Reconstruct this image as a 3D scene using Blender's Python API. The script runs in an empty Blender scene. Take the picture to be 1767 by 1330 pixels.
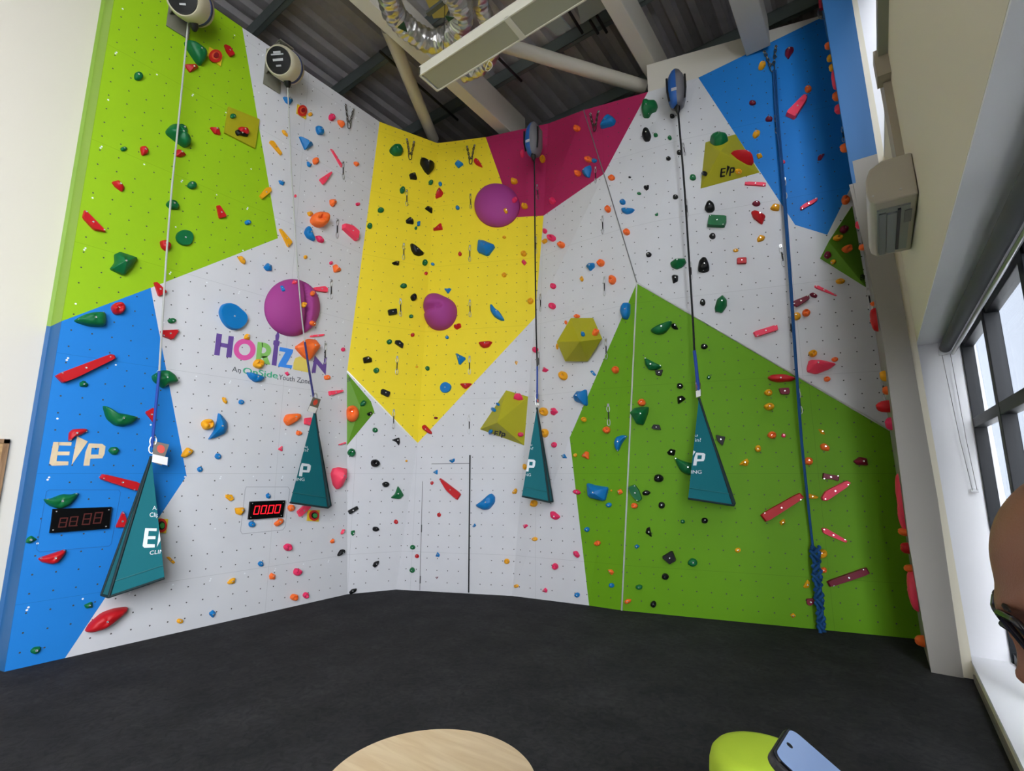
import bpy, bmesh, math, random
from mathutils import Vector, Matrix, Euler
from mathutils.geometry import tessellate_polygon
from mathutils.bvhtree import BVHTree
random.seed(7)
SKY_STRENGTH = 16.0; EXPO = 0.0
S = bpy.context.scene
C = S.collection
V = Vector

# ------------------------------------------------------------------ camera
FPX, CX, CY = 860.0, 883.5, 665.0
CAM = V((0, 0, 1.7))
PITCH = math.atan((817 - 665) / FPX)
YAW = math.atan((1520 - CX) / (FPX / math.cos(PITCH)))
FW = V((-math.sin(YAW) * math.cos(PITCH), math.cos(YAW) * math.cos(PITCH), math.sin(PITCH)))
RT = V((math.cos(YAW), math.sin(YAW), 0))
UP = RT.cross(FW)
def ray(x, y): return FW + RT * ((x - CX) / FPX) - UP * ((y - CY) / FPX)
def on(x, y, p, n):
    d = ray(x, y); return CAM + d * ((p - CAM).dot(n) / d.dot(n))
def atz(x, y, z): return on(x, y, V((0, 0, z)), V((0, 0, 1)))
def atx(x, y, X): return on(x, y, V((X, 0, 0)), V((1, 0, 0)))
def aty(x, y, Y): return on(x, y, V((0, Y, 0)), V((0, 1, 0)))
def proj(P):
    v = P - CAM; z = v.dot(FW); return (CX + FPX * v.dot(RT) / z, CY - FPX * v.dot(UP) / z)
cd = bpy.data.cameras.new('camera'); cam = bpy.data.objects.new('camera', cd); C.objects.link(cam)
cam.location = CAM
cam.matrix_world = Matrix.Translation(CAM) @ Matrix((RT, UP, -FW)).transposed().to_4x4()
cd.sensor_width = 36; cd.lens = FPX / 1767 * 36; cd.clip_start = .02
S.camera = cam

# ------------------------------------------------------------------ materials
def lin(h):
    h = h.lstrip('#'); o = []
    for i in (0, 2, 4):
        c = int(h[i:i + 2], 16) / 255
        o.append(c / 12.92 if c <= .04045 else ((c + .055) / 1.055) ** 2.4)
    return (*o, 1)
MATS = {}
def mat(name, col, rough=.5, metal=0, bump=0, bscale=60, spec=.5, emit=None, es=0, var=0, coat=0):
    if name in MATS: return MATS[name]
    m = bpy.data.materials.new(name); m.use_nodes = True
    nt = m.node_tree; b = nt.nodes['Principled BSDF']
    c = lin(col) if isinstance(col, str) else (*col, 1)
    b.inputs['Base Color'].default_value = c
    b.inputs['Roughness'].default_value = rough; b.inputs['Metallic'].default_value = metal
    b.inputs['Specular IOR Level'].default_value = spec
    if coat: b.inputs['Coat Weight'].default_value = coat
    if emit: b.inputs['Emission Color'].default_value = lin(emit); b.inputs['Emission Strength'].default_value = es
    if bump or var:
        tc = nt.nodes.new('ShaderNodeTexCoord'); n = nt.nodes.new('ShaderNodeTexNoise')
        n.inputs['Scale'].default_value = bscale; n.inputs['Detail'].default_value = 4
        nt.links.new(tc.outputs['Object'], n.inputs['Vector'])
        if bump:
            bp = nt.nodes.new('ShaderNodeBump'); bp.inputs['Strength'].default_value = bump
            bp.inputs['Distance'].default_value = .01
            nt.links.new(n.outputs['Fac'], bp.inputs['Height']); nt.links.new(bp.outputs['Normal'], b.inputs['Normal'])
        if var:
            r = nt.nodes.new('ShaderNodeMapRange'); r.inputs[3].default_value = 1 - var; r.inputs[4].default_value = 1 + var
            nt.links.new(n.outputs['Fac'], r.inputs[0])
            mx = nt.nodes.new('ShaderNodeVectorMath'); mx.operation = 'SCALE'
            mx.inputs[0].default_value = c[:3]; nt.links.new(r.outputs[0], mx.inputs['Scale'])
            nt.links.new(mx.outputs[0], b.inputs['Base Color'])
    MATS[name] = m; return m

GRID = .165; SEAM = 1.155
def panelmat(name, col, rough=.55, screws=0):
    """painted climbing panel: T-nut holes on a grid, fine joints between boards, optional pale screw heads"""
    if name in MATS: return MATS[name]
    m = bpy.data.materials.new(name); m.use_nodes = True
    nt = m.node_tree; N = nt.nodes; L = nt.links; b = N['Principled BSDF']
    b.inputs['Roughness'].default_value = rough; b.inputs['Specular IOR Level'].default_value = .22
    def nd(t, op=None, **k):
        n = N.new(t)
        if op: n.operation = op
        for a, v in k.items(): n.inputs[int(a[1:])].default_value = v
        return n
    uv = nd('ShaderNodeTexCoord')
    def dots(sp, off, rad):
        a = nd('ShaderNodeVectorMath', 'ADD'); a.inputs[1].default_value = off; L.new(uv.outputs['UV'], a.inputs[0])
        s = nd('ShaderNodeVectorMath', 'DIVIDE'); s.inputs[1].default_value = (*sp, 1); L.new(a.outputs[0], s.inputs[0])
        f = nd('ShaderNodeVectorMath', 'FRACTION'); L.new(s.outputs[0], f.inputs[0])
        u = nd('ShaderNodeVectorMath', 'SUBTRACT'); u.inputs[1].default_value = (.5, .5, 0); L.new(f.outputs[0], u.inputs[0])
        w = nd('ShaderNodeVectorMath', 'MULTIPLY'); w.inputs[1].default_value = (*sp, 0); L.new(u.outputs[0], w.inputs[0])
        l = nd('ShaderNodeVectorMath', 'LENGTH'); L.new(w.outputs[0], l.inputs[0])
        c = nd('ShaderNodeMath', 'LESS_THAN', _1=rad); L.new(l.outputs['Value'], c.inputs[0]); return c, s
    d1, s1 = dots((GRID, GRID), (0, -.545, 0), .0075)
    # leave some holes out and vary them
    fl = nd('ShaderNodeVectorMath', 'FLOOR'); L.new(s1.outputs[0], fl.inputs[0])
    wn = nd('ShaderNodeTexWhiteNoise'); wn.noise_dimensions = '2D'; L.new(fl.outputs[0], wn.inputs['Vector'])
    gt = nd('ShaderNodeMath', 'GREATER_THAN', _1=.08); L.new(wn.outputs['Value'], gt.inputs[0])
    hole = nd('ShaderNodeMath', 'MULTIPLY'); L.new(d1.outputs[0], hole.inputs[0]); L.new(gt.outputs[0], hole.inputs[1])
    sep = nd('ShaderNodeSeparateXYZ'); L.new(uv.outputs['UV'], sep.inputs[0])
    def seam(o, off, sp):
        a = nd('ShaderNodeMath', 'ADD', _1=off); L.new(o, a.inputs[0])
        d = nd('ShaderNodeMath', 'DIVIDE', _1=sp); L.new(a.outputs[0], d.inputs[0])
        f = nd('ShaderNodeMath', 'FRACT'); L.new(d.outputs[0], f.inputs[0])
        c = nd('ShaderNodeMath', 'LESS_THAN', _1=.0035 / sp); L.new(f.outputs[0], c.inputs[0]); return c
    a1 = seam(sep.outputs['X'], 0, SEAM * 2); a2 = seam(sep.outputs['Y'], -.545, SEAM)
    sm = nd('ShaderNodeMath', 'MAXIMUM'); L.new(a1.outputs[0], sm.inputs[0]); L.new(a2.outputs[0], sm.inputs[1])
    # soft tonal noise of the sanded paint
    no = nd('ShaderNodeTexNoise'); no.inputs['Scale'].default_value = 3; no.inputs['Detail'].default_value = 5; L.new(uv.outputs['UV'], no.inputs['Vector'])
    mr = nd('ShaderNodeMapRange'); mr.inputs[3].default_value = .95; mr.inputs[4].default_value = 1.05; L.new(no.outputs['Fac'], mr.inputs[0])
    sc = nd('ShaderNodeVectorMath', 'SCALE'); sc.inputs[0].default_value = lin(col)[:3]; L.new(mr.outputs[0], sc.inputs['Scale'])
    m1 = nd('ShaderNodeMix'); m1.data_type = 'RGBA'; L.new(sc.outputs[0], m1.inputs[6])
    m1.inputs[7].default_value = tuple(x * .45 for x in lin(col)[:3]) + (1,)
    sf = nd('ShaderNodeMath', 'MULTIPLY', _1=.5); L.new(sm.outputs[0], sf.inputs[0]); L.new(sf.outputs[0], m1.inputs[0])
    m2 = nd('ShaderNodeMix'); m2.data_type = 'RGBA'; L.new(m1.outputs[2], m2.inputs[6]); m2.inputs[7].default_value = (.07, .07, .07, 1); L.new(hole.outputs[0], m2.inputs[0])
    out = m2.outputs[2]
    if screws:
        d2, s2 = dots((.385, SEAM), (.1, -.545 + SEAM / 2 + .035, 0), .0085)
        d3, s3 = dots((.77, .5775), (.3, -.2, 0), .009)
        mx = nd('ShaderNodeMath', 'MAXIMUM'); L.new(d2.outputs[0], mx.inputs[0]); L.new(d3.outputs[0], mx.inputs[1])
        m3 = nd('ShaderNodeMix'); m3.data_type = 'RGBA'; L.new(out, m3.inputs[6]); m3.inputs[7].default_value = (.85, .87, .9, 1); L.new(mx.outputs[0], m3.inputs[0])
        out = m3.outputs[2]
    L.new(out, b.inputs['Base Color'])
    MATS[name] = m; return m

PW = panelmat('panel_white', 'd6d6da')
PG = panelmat('panel_lime', '98c41a')
PB = panelmat('panel_blue', '2280d4')
PWS = panelmat('panel_white_screwed', 'd6d6da', screws=1); PGS = panelmat('panel_lime_screwed', '98c41a', screws=1); PBS = panelmat('panel_blue_screwed', '2280d4', screws=1)
PWP = mat('edge_white_shaded', '8f8a84', .55); PGP = mat('edge_lime', '86a83a', .55); PBP = mat('edge_blue_shaded', '1f5f96', .55); PGD = panelmat('panel_green', '68a010')  # end-face white and blue are darkened, their shade is put into the colour
PY = panelmat('panel_yellow', 'f6dc30')
PP = panelmat('panel_pink', 'b02a5c')
STEEL = mat('steel', 'c8c8c8', .3, 1)
ALU = mat('aluminium_strip', 'e6e6e6', .35, .6)
BOLT = mat('zinc_bolt', 'f2f2f2', .25, .8)
BLACKP = mat('black_plastic', '101012', .4)

# ------------------------------------------------------------------ mesh helpers
def me_obj(name, verts, faces, m=None, parent=None, smooth=False, mis=None, loc=None):
    me = bpy.data.meshes.new(name)
    vs = [V(v) for v in verts]
    if loc is not None: vs = [v - V(loc) for v in vs]
    me.from_pydata([tuple(v) for v in vs], [], faces)
    ms = m if isinstance(m, (list, tuple)) else [m]
    for x in ms:
        if x: me.materials.append(x)
    if mis:
        for p, i in zip(me.polygons, mis): p.material_index = i
    if smooth:
        for p in me.polygons: p.use_smooth = True
    me.update()
    o = bpy.data.objects.new(name, me); C.objects.link(o)
    if loc is not None: o.location = loc
    if parent:
        o.parent = parent
        pw = V((0, 0, 0)); q_ = parent
        while q_: pw += V(q_.location); q_ = q_.parent
        o.location = (V(loc) if loc is not None else V((0, 0, 0))) - pw
    return o
def empty(name, loc=(0, 0, 0)):
    o = bpy.data.objects.new(name, None); C.objects.link(o); o.location = loc; o.empty_display_size = .1; return o
def tag(o, label=None, cat=None, group=None, kind=None):
    if label: o['label'] = label
    if cat: o['category'] = cat
    if group: o['group'] = group
    if kind: o['kind'] = kind
    return o
class MB:
    def __init__(s): s.v = []; s.f = []; s.m = []
    def add(s, vs, fs, mi=0):
        b = len(s.v); s.v += [V(x) for x in vs]; s.f += [tuple(i + b for i in f) for f in fs]; s.m += [mi] * len(fs); return s
    def hexa(s, p, mi=0):   # 8 points: bottom 4, top 4
        return s.add(p, [(3, 2, 1, 0), (4, 5, 6, 7), (0, 1, 5, 4), (1, 2, 6, 5), (2, 3, 7, 6), (3, 0, 4, 7)], mi)
    def box(s, a, b, mi=0):
        (x0, y0, z0), (x1, y1, z1) = a, b
        return s.hexa([(x0, y0, z0), (x1, y0, z0), (x1, y1, z0), (x0, y1, z0), (x0, y0, z1), (x1, y0, z1), (x1, y1, z1), (x0, y1, z1)], mi)
    def obox(s, c, ax, ay, az, mi=0):  # centre and half axes
        c = V(c); ax, ay, az = V(ax), V(ay), V(az)
        return s.hexa([c - ax - ay - az, c + ax - ay - az, c + ax + ay - az, c - ax + ay - az, c - ax - ay + az, c + ax - ay + az, c + ax + ay + az, c - ax + ay + az], mi)
    def tube(s, pts, r, n=10, mi=0, closed=False, rr=None):
        pts = [V(p) for p in pts]; k = len(pts); rings = []
        prev = None
        for i in range(k):
            a = pts[i - 1] if (i > 0 or closed) else pts[0]
            b = pts[(i + 1) % k] if (i < k - 1 or closed) else pts[-1]
            t = (b - a).normalized()
            if prev is None:
                u = t.orthogonal().normalized()
            else:
                u = (prev - t * prev.dot(t)).normalized()
            prev = u; w = t.cross(u)
            R = rr[i] if rr else r
            rings.append([pts[i] + (u * math.cos(2 * math.pi * j / n) + w * math.sin(2 * math.pi * j / n)) * R for j in range(n)])
        vs = [v for g in rings for v in g]; fs = []
        for i in range(k if closed else k - 1):
            i2 = (i + 1) % k
            for j in range(n):
                j2 = (j + 1) % n; fs.append((i * n + j, i * n + j2, i2 * n + j2, i2 * n + j))
        if not closed: fs += [tuple(range(n))[::-1], tuple((k - 1) * n + j for j in range(n))]
        return s.add(vs, fs, mi)
    def lathe(s, prof, o, az, n=32, mi=0):  # prof: (r, h) list along az from o
        az = V(az).normalized(); ux = az.orthogonal().normalized(); uy = az.cross(ux); o = V(o)
        vs = []; fs = []
        for r, h in prof:
            for j in range(n):
                a = 2 * math.pi * j / n; vs.append(o + az * h + (ux * math.cos(a) + uy * math.sin(a)) * r)
        for i in range(len(prof) - 1):
            for j in range(n):
                j2 = (j + 1) % n; fs.append((i * n + j, i * n + j2, (i + 1) * n + j2, (i + 1) * n + j))
        fs.append(tuple(range(n))[::-1]); fs.append(tuple((len(prof) - 1) * n + j for j in range(n)))
        return s.add(vs, fs, mi)
    def build(s, name, m, parent=None, smooth=False, loc=None):
        return me_obj(name, s.v, s.f, m, parent, smooth, s.m, loc)
def autosmooth(o, ang=40):
    me = o.data
    for p in me.polygons: p.use_smooth = True
    bm = bmesh.new(); bm.from_mesh(me)
    for e in bm.edges:
        if len(e.link_faces) == 2 and e.calc_face_angle(0) > math.radians(ang): e.smooth = False
    bm.to_mesh(me); bm.free(); return o
def bevel(o, w, seg=2):
    md = o.modifiers.new('bevel', 'BEVEL'); md.width = w; md.segments = seg; md.limit_method = 'ANGLE'; md.angle_limit = math.radians(35); return o
def tess(pts):
    """triangulate a planar (or nearly planar) polygon of 3D points"""
    n = V((0, 0, 0))
    for i in range(len(pts)): n += (pts[i] - pts[0]).cross(pts[(i + 1) % len(pts)] - pts[0])
    n.normalize(); u = n.orthogonal().normalized(); w = n.cross(u)
    return [tuple(t) for t in tessellate_polygon([[V((p.dot(u), p.dot(w), 0)) for p in pts]])], n

# ------------------------------------------------------------------ climbing wall
LX = -6.35; TOPZ = 7.63
n_x = V((1, 0, 0)); Pl = V((LX, 0, 0))
B0 = V((LX, 4.71, 0)); B1 = on(599, 640, Pl, n_x); B2 = on(655, 210, Pl, n_x)
C0 = atz(683, 1017, 0); D0 = atz(884, 1028, 0); E0 = atz(1073, 1053, 0); R0 = atz(1590, 1103, 0)
nb = (B1 - B0).cross(C0 - B0).normalized(); C1 = on(720, 765, B0, nb)
nb2 = (B2 - B1).cross(C1 - B1).normalized(); C2 = on(755, 247, B1, nb2)
nd_ = (C2 - C0).cross(D0 - C0).normalized()
if nd_.dot(CAM - C0) < 0: nd_ = -nd_
D2 = on(946, 213, C0, nd_); D1 = on(938, 372, C0, nd_); D1b = on(923, 548, C0, nd_)
g = R0 - E0; nG = V((g.y, -g.x, 0)).normalized()
if nG.dot(CAM - E0) < 0: nG = -nG
def onG(x, y): return on(x, y, E0, nG)
def onL(x, y): return on(x, y, Pl, n_x)
def onD(x, y): return on(x, y, C0, nd_)
E1 = onG(1099, 488); E2 = onG(1007, 190); E15 = onG(1042, 300)
R1 = onG(1535, 742); R2 = onG(1500, 500); R3 = onG(1471, 317); R4 = onG(1420, 29)
nE = (E1 - E0).cross(D0 - E0).normalized()
if nE.dot(CAM - E0) < 0: nE = -nE
nE2_ = (D2 - E1).cross(E0 - E1).normalized()
E2 = E2.lerp(on(1007, 190, E1, nE2_), .5); E15 = E15.lerp(on(1042, 300, E1, nE2_), .5)
def onE(x, y): return on(x, y, E0, nE)
LT = V((LX, 1.2, TOPZ)); LB = V((LX, 1.2, 0))
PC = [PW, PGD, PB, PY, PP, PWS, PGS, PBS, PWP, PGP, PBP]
STAT = []  # (verts, tris) for ray hits
def facet(name, polys, du, parent, label=None, thick=.03, udir=None):
    """polys: list of (material index, [3D points]); one mesh, UV in metres"""
    vs = []; fs = []; mi = []; nn = None
    for m, pts in polys:
        t, n = tess(pts); nn = n
        b = len(vs); vs += pts
        for f in t:
            a, b_, c_ = [vs[b + i] for i in f]
            if (b_ - a).cross(c_ - a).dot(CAM - a) < 0: f = f[::-1]
            fs.append(tuple(i + b for i in f)); mi.append(m)
    o = me_obj(name, vs, fs, PC, parent, mis=mi)
    uvl = o.data.uv_layers.new(name='UVMap')
    du = V(du).normalized(); o3 = polys[0][1][0]
    for lp in o.data.loops:
        p = vs[lp.vertex_index]; uvl.data[lp.index].uv = ((p - o3).dot(du), p.z)
    STAT.append((vs, fs))
    sd = o.modifiers.new('thickness', 'SOLIDIFY'); sd.thickness = thick; sd.offset = -1
    if label: o['label'] = label
    return o
CW = empty('climbing_wall', (-3, 6, 0))
tag(CW, 'tall faceted indoor climbing wall painted white, lime, blue, yellow and pink', 'climbing wall', kind='thing')
gl = [onL(*p) for p in ((421, 45), (479.5, 411), (260, 496.5))]
gl0 = V((LX, 1.2, onL(105, 554).z)); bl = [onL(281, 607), onL(322, 821)]; bw = V((LX, onL(112.5, 1133).y, 0))
gtop = V((LX, gl[0].y, TOPZ)) ; gtop = V((LX, onL(421, 45).y - .02, TOPZ))
B2t = V((LX, B2.y, TOPZ))
facet('wall_panel', [(6, [LT, gtop, gl[1], gl[2], gl0]), (7, [gl0, gl[2], bl[0], bl[1], bw, LB]),
                     (5, [gtop, B2, B1, B0, bw, bl[1], bl[0], gl[2], gl[1]])], (0, 1, 0), CW, 'leftmost wall face painted lime, blue and white')
facet('wall_panel', [(0, [B0, B1, C1, C0])], C0 - B0, CW, 'narrow white lower face beside the corner')
facet('wall_panel', [(3, [B1, B2, C2, C1])], C2 - B2, CW, 'yellow overhanging face left of the corner')
yb = onD(838, 236.5)
facet('wall_panel', [(3, [C1, C2, yb, onD(867, 318), onD(887, 375), D1, D1b]), (4, [yb, D2, D1, onD(887, 375), onD(867, 318)]),
                     (0, [C0, C1, D1b, D0])], D0 - C0, CW, 'centre face, yellow above and grey-white below with a door')
gE = onE(983, 755); gE2 = atz(1016.5, 1044.5, 0)
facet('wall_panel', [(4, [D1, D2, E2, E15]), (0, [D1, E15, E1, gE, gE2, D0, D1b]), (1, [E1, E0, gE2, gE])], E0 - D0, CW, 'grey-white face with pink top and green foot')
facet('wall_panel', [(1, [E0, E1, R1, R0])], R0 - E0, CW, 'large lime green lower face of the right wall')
T1 = onG(1118, 158.5); T2 = onG(1205, 134)
bb = [onG(1372, 388), onG(1427.5, 405)]
facet('wall_panel', [(4, [E15, E2, T1]), (0, [E1, E15, T1, T2, bb[0], bb[1], R3, R2, R1]), (2, [T2, R4, R3, bb[1], bb[0]])], R0 - E0, CW, 'upper right face, white with a blue top')
# return towards the window: side face and end face
YP = 5.94
pl = [aty(*p, YP) for p in ((1607, 1160), (1569, 940), (1526, 600), (1471, 317), (1423, 25))]
pr = [aty(*p, YP) for p in ((1663, 1170), (1618, 860), (1579, 640), (1546, 443), (1516, 280), (1470, 0))]
pl[0].z = 0; pr[0].z = 0
def lerpz(lst, z):
    for a, b in zip(lst, lst[1:]):
        if a.z <= z <= b.z: return a + (b - a) * ((z - a.z) / (b.z - a.z))
    a, b = lst[-2:]; return a + (b - a) * ((z - a.z) / (b.z - a.z))
plT = lerpz(pl, 7.6); prT = lerpz(pr, 7.6); zb = 4.93
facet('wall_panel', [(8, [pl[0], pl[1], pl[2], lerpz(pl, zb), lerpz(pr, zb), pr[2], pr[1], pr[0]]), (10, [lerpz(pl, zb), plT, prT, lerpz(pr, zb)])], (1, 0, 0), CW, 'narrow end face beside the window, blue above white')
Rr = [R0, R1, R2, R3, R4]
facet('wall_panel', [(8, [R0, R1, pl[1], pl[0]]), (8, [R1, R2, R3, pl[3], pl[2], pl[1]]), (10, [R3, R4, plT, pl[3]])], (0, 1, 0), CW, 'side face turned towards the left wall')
# left end of the wall: two narrow edge faces
xe = -6.719
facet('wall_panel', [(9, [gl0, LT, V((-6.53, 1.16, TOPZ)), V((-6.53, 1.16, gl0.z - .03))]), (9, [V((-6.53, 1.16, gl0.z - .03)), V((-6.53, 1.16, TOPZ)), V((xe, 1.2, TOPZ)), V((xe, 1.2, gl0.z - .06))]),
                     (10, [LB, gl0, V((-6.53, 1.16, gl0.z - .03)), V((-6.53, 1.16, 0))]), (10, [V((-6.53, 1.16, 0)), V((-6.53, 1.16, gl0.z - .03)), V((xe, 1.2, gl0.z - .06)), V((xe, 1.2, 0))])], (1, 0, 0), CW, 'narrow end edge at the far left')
def strip(name, pts, r, m, parent, n=6):
    return MB().tube(pts, r, n).build(name, m, parent)
off = nG * .004
strip('trim_strip', [E0 + off, E1 + off], .011, ALU, CW); strip('trim_strip', [E1 + off, R1 + off], .011, ALU, CW)
strip('trim_strip', [E1 + off, E15 + off, E2 + off], .008, mat('grey_strip', '8a8a8c', .5, .5), CW)
strip('trim_strip', [B1, C1], .012, ALU, CW)

# door in the centre face
def plate(px, fn, d0, d1, nrm, name, m, parent, smooth=False):
    """thin plate whose outline is given in picture coordinates on a wall plane"""
    pts = [fn(*p) for p in px]; t, _ = tess(pts); n = len(pts)
    vs = [p + nrm * d0 for p in pts] + [p + nrm * d1 for p in pts]
    fs = []
    for f in t:
        a, b, c = [pts[i] for i in f]
        if (b - a).cross(c - a).dot(nrm) < 0: f = f[::-1]
        fs.append(tuple(i + n for i in f)); fs.append(tuple(f[::-1]))
    for i in range(n): j = (i + 1) % n; fs.append((i, j, j + n, i + n))
    if parent is None: return vs, fs
    return me_obj(name, vs, fs, m, parent, smooth)
DOORM = PW
door = plate([(731, 801), (811, 800), (808.5, 1021.5), (725.5, 1018)], onD, .001, .012, nd_, 'access_door', DOORM, CW)
uvl = door.data.uv_layers.new(name='UVMap'); du = (D0 - C0).normalized()
for lp in door.data.loops:
    p = door.data.vertices[lp.vertex_index].co; uvl.data[lp.index].uv = ((p - C1).dot(du), p.z)
JO = mat('dark_joint', '202022', .7)
JG = mat('grey_joint', '8f8f92', .7)
plate([(810.2, 785), (812.2, 785), (810, 1022), (808, 1022)], onD, 0, .016, nd_, 'door_gap', JO, CW)
plate([(731, 799.8), (810, 798.8), (810, 800), (731, 801)], onD, 0, .014, nd_, 'door_gap', JG, CW)
plate([(729.8, 800), (731, 800), (725.6, 1018), (724.4, 1018)], onD, 0, .014, nd_, 'door_gap', JG, CW)
for y0, y1 in ((905, 918), (993, 1006)):
    x0 = 727.5 if y0 < 950 else 725.3
    plate([(x0, y0), (x0 + 1.6, y0), (x0 + 1.2, y1), (x0 - .4, y1)], onD, 0, .022, nd_, 'hinge', mat('hinge_grey', '6a6a6c', .4, .8), CW)

# ------------------------------------------------------------------ volumes and big domes
VOLY = mat('volume_yellow', 'b3ae1c', .6, bump=.1, bscale=90)
VOLG = mat('volume_green', '5f9414', .6, bump=.1, bscale=90)
MAG = mat('dome_magenta', 'a53a8b', .7, bump=.3, bscale=250)
def T(t):
    ox, oy = {1: (0, 0), 2: (400, 0), 3: (800, 0), 4: (1150, 0), 6: (50, 300), 7: (400, 300), 8: (780, 300), 9: (1150, 300),
              11: (0, 600), 12: (400, 600), 13: (780, 600), 14: (1150, 600), 16: (0, 860), 17: (400, 860), 18: (780, 860), 19: (1150, 860)}[t]
    return lambda x, y: (ox + x / 3.911, oy + y / 3.911)
def volume(t, outline, faces, raised, fn, nrm, m, label, nm='climbing_volume'):
    f = T(t); P = []
    for i, p in enumerate(outline):
        q = fn(*f(*p)) + nrm * .0006
        if i in raised:   # pull towards the camera along the sight line until it stands the given height off the wall
            d = (CAM - q).normalized(); q = q + d * (raised[i] / d.dot(nrm))
        P.append(q)
    c = sum(P, V()) / len(P)
    loc = c
    fs = []
    for F in faces:
        a, b, d = P[F[0]], P[F[1]], P[F[2]]
        if (b - a).cross(d - a).dot(CAM - a) < 0: F = F[::-1]
        fs.append(tuple(F))
    base = [i for i in range(len(P)) if i not in raised]
    # close the back against the wall
    rim = {}
    for F in fs:
        for i in range(len(F)):
            e = (F[i], F[(i + 1) % len(F)]); rim[e] = 1
    loop = {b: a for a, b in rim if (b, a) not in rim}
    if loop:
        s = next(iter(loop)); ring = [s]; k = loop[s]
        while k != s and len(ring) < 30: ring.append(k); k = loop[k]
        fs.append(tuple(ring))
    o = me_obj(nm, P, fs, m, loc=loc); STAT.append(([V(p) for p in P], fs))
    tag(o, label, 'climbing volume', 'climbing volumes bolted to the wall'); bevel(o, .006)
    return o
volume(4, [(262, 960), (468, 905), (632, 1165), (228, 1275), (365, 1020)], [(0, 1, 4), (1, 2, 4), (2, 3, 4), (3, 0, 4)], {4: .32}, onG, nG, VOLY,
       'yellow pyramid volume with black printed letters beside the blue panel')
volume(13, [(187, 550), (365, 285), (515, 328), (488, 660), (305, 505)], [(0, 1, 4), (1, 2, 4), (2, 3, 4), (3, 0, 4)], {4: .38}, onD, nd_, VOLY,
       'yellow pyramid volume with black printed letters above right of the door')
volume(8, [(800, 972), (955, 970), (1015, 1112), (915, 1267), (762, 1267), (705, 1133), (862, 1130)],
       [(0, 1, 2, 6), (0, 6, 5), (5, 6, 3, 4), (6, 2, 3)], {6: .4, 2: .12, 5: .12}, onE, nE, VOLY, 'yellow six-sided volume on the grey-white face')
volume(12, [(775, 165), (940, 360), (965, 435), (775, 665), (868, 400)], [(0, 1, 4), (1, 2, 4), (2, 3, 4), (3, 0, 4)], {4: .05}, lambda x, y: on(x, y, B0, nb), nb if nb.dot(CAM - B0) > 0 else -nb, VOLG,
       'small green volume below the yellow overhang')
volume(9, [(1255, 205), (1095, 455), (1032, 572), (1350, 770), (1315, 560)], [(0, 1, 4), (1, 3, 4), (1, 2, 3)], {1: .2}, onG, nG, VOLG,
       'green volume in the far right corner under the blue panel')
# flat amber diamond on the lime panel
dm = plate([T(1)(*p) for p in ((1535, 725), (1745, 810), (1715, 1005), (1508, 900))], onL, .0, .03, n_x, 'amber_plate', None, None)
o = me_obj('amber_plate', dm[0], dm[1], mat('amber_plate', 'a8a311', .5), loc=onL(415, 222)); tag(o, 'flat amber diamond plate on the lime panel', 'plate'); STAT.append(([V(p) for p in dm[0]], dm[1]))
def dome(t, cx, cy, rx, ry, H, fn, nrm, label, crease=None, pts=None, lobe=None):
    f = T(t); c3 = fn(*f(cx, cy)); u = nrm.orthogonal(); u = V((0, 0, 1)).cross(nrm).normalized(); w = nrm.cross(u)
    if pts:
        ob = [fn(*f(*p)) for p in pts]; ob = [((q - c3).dot(u), (q - c3).dot(w)) for q in ob]
        for _ in range(3):
            ob = [x for i in range(len(ob)) for x in ((ob[i][0] * .75 + ob[(i + 1) % len(ob)][0] * .25, ob[i][1] * .75 + ob[(i + 1) % len(ob)][1] * .25), (ob[i][0] * .25 + ob[(i + 1) % len(ob)][0] * .75, ob[i][1] * .25 + ob[(i + 1) % len(ob)][1] * .75))]
    else:
        ob = []
        for k in range(64):
            a = 2 * math.pi * k / 64; q = fn(*f(cx + rx * math.cos(a), cy + ry * math.sin(a))); ob.append(((q - c3).dot(u), (q - c3).dot(w)))
    n = len(ob); vs = []; fs = []; NR = 16
    for r in range(NR):
        ra = math.sin(math.pi / 2 * (1 - r / NR))
        for x, y in ob:
            h = H * math.sqrt(max(0, 1 - ra * ra))
            if crease:
                (ax, ay), (bx, by), wd, dp = crease
                R = math.hypot(*ob[0])
                dx, dy = bx - ax, by - ay; L = math.hypot(dx, dy); px_, py_ = x * ra / R - ax, y * ra / R - ay
                tt = (px_ * dx + py_ * dy) / L / L; dd = abs(px_ * dy - py_ * dx) / L
                if -.1 < tt < 1.1: h -= H * dp * math.exp(-(dd / wd) ** 2) * math.sin(math.pi * min(1, max(0, tt))) ** .5
            vs.append(c3 + u * x * ra + w * y * ra + nrm * max(h, .0006))
    vs.append(c3 + nrm * H)
    for r in range(NR - 1):
        for j in range(n):
            j2 = (j + 1) % n; fs.append((r * n + j, r * n + j2, (r + 1) * n + j2, (r + 1) * n + j))
    for j in range(n): fs.append(((NR - 1) * n + j, (NR - 1) * n + (j + 1) % n, len(vs) - 1))
    fs.append(tuple(range(n))[::-1])
    a, b, d = [vs[i] for i in fs[0][:3]]
    if (b - a).cross(d - a).dot(vs[0] - c3 + nrm * .01) < 0: fs = [F[::-1] for F in fs]
    o = me_obj('dome_volume', vs, fs, MAG, smooth=True, loc=c3); STAT.append(([V(p) for p in vs], fs))
    tag(o, label, 'climbing volume', 'purple dome volumes'); return o
nB2 = nb2 if nb2.dot(CAM - B1) > 0 else -nb2
dome(7, 403, 903, 185, 193, .2, onL, n_x, 'big purple dome volume above the multicoloured lettering', crease=((.25, .98), (.42, -.98), .07, .6))
dome(8, 305, 218, 152, 144, .24, onD, nd_, 'purple dome volume where yellow meets pink, highest of the three')
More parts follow.
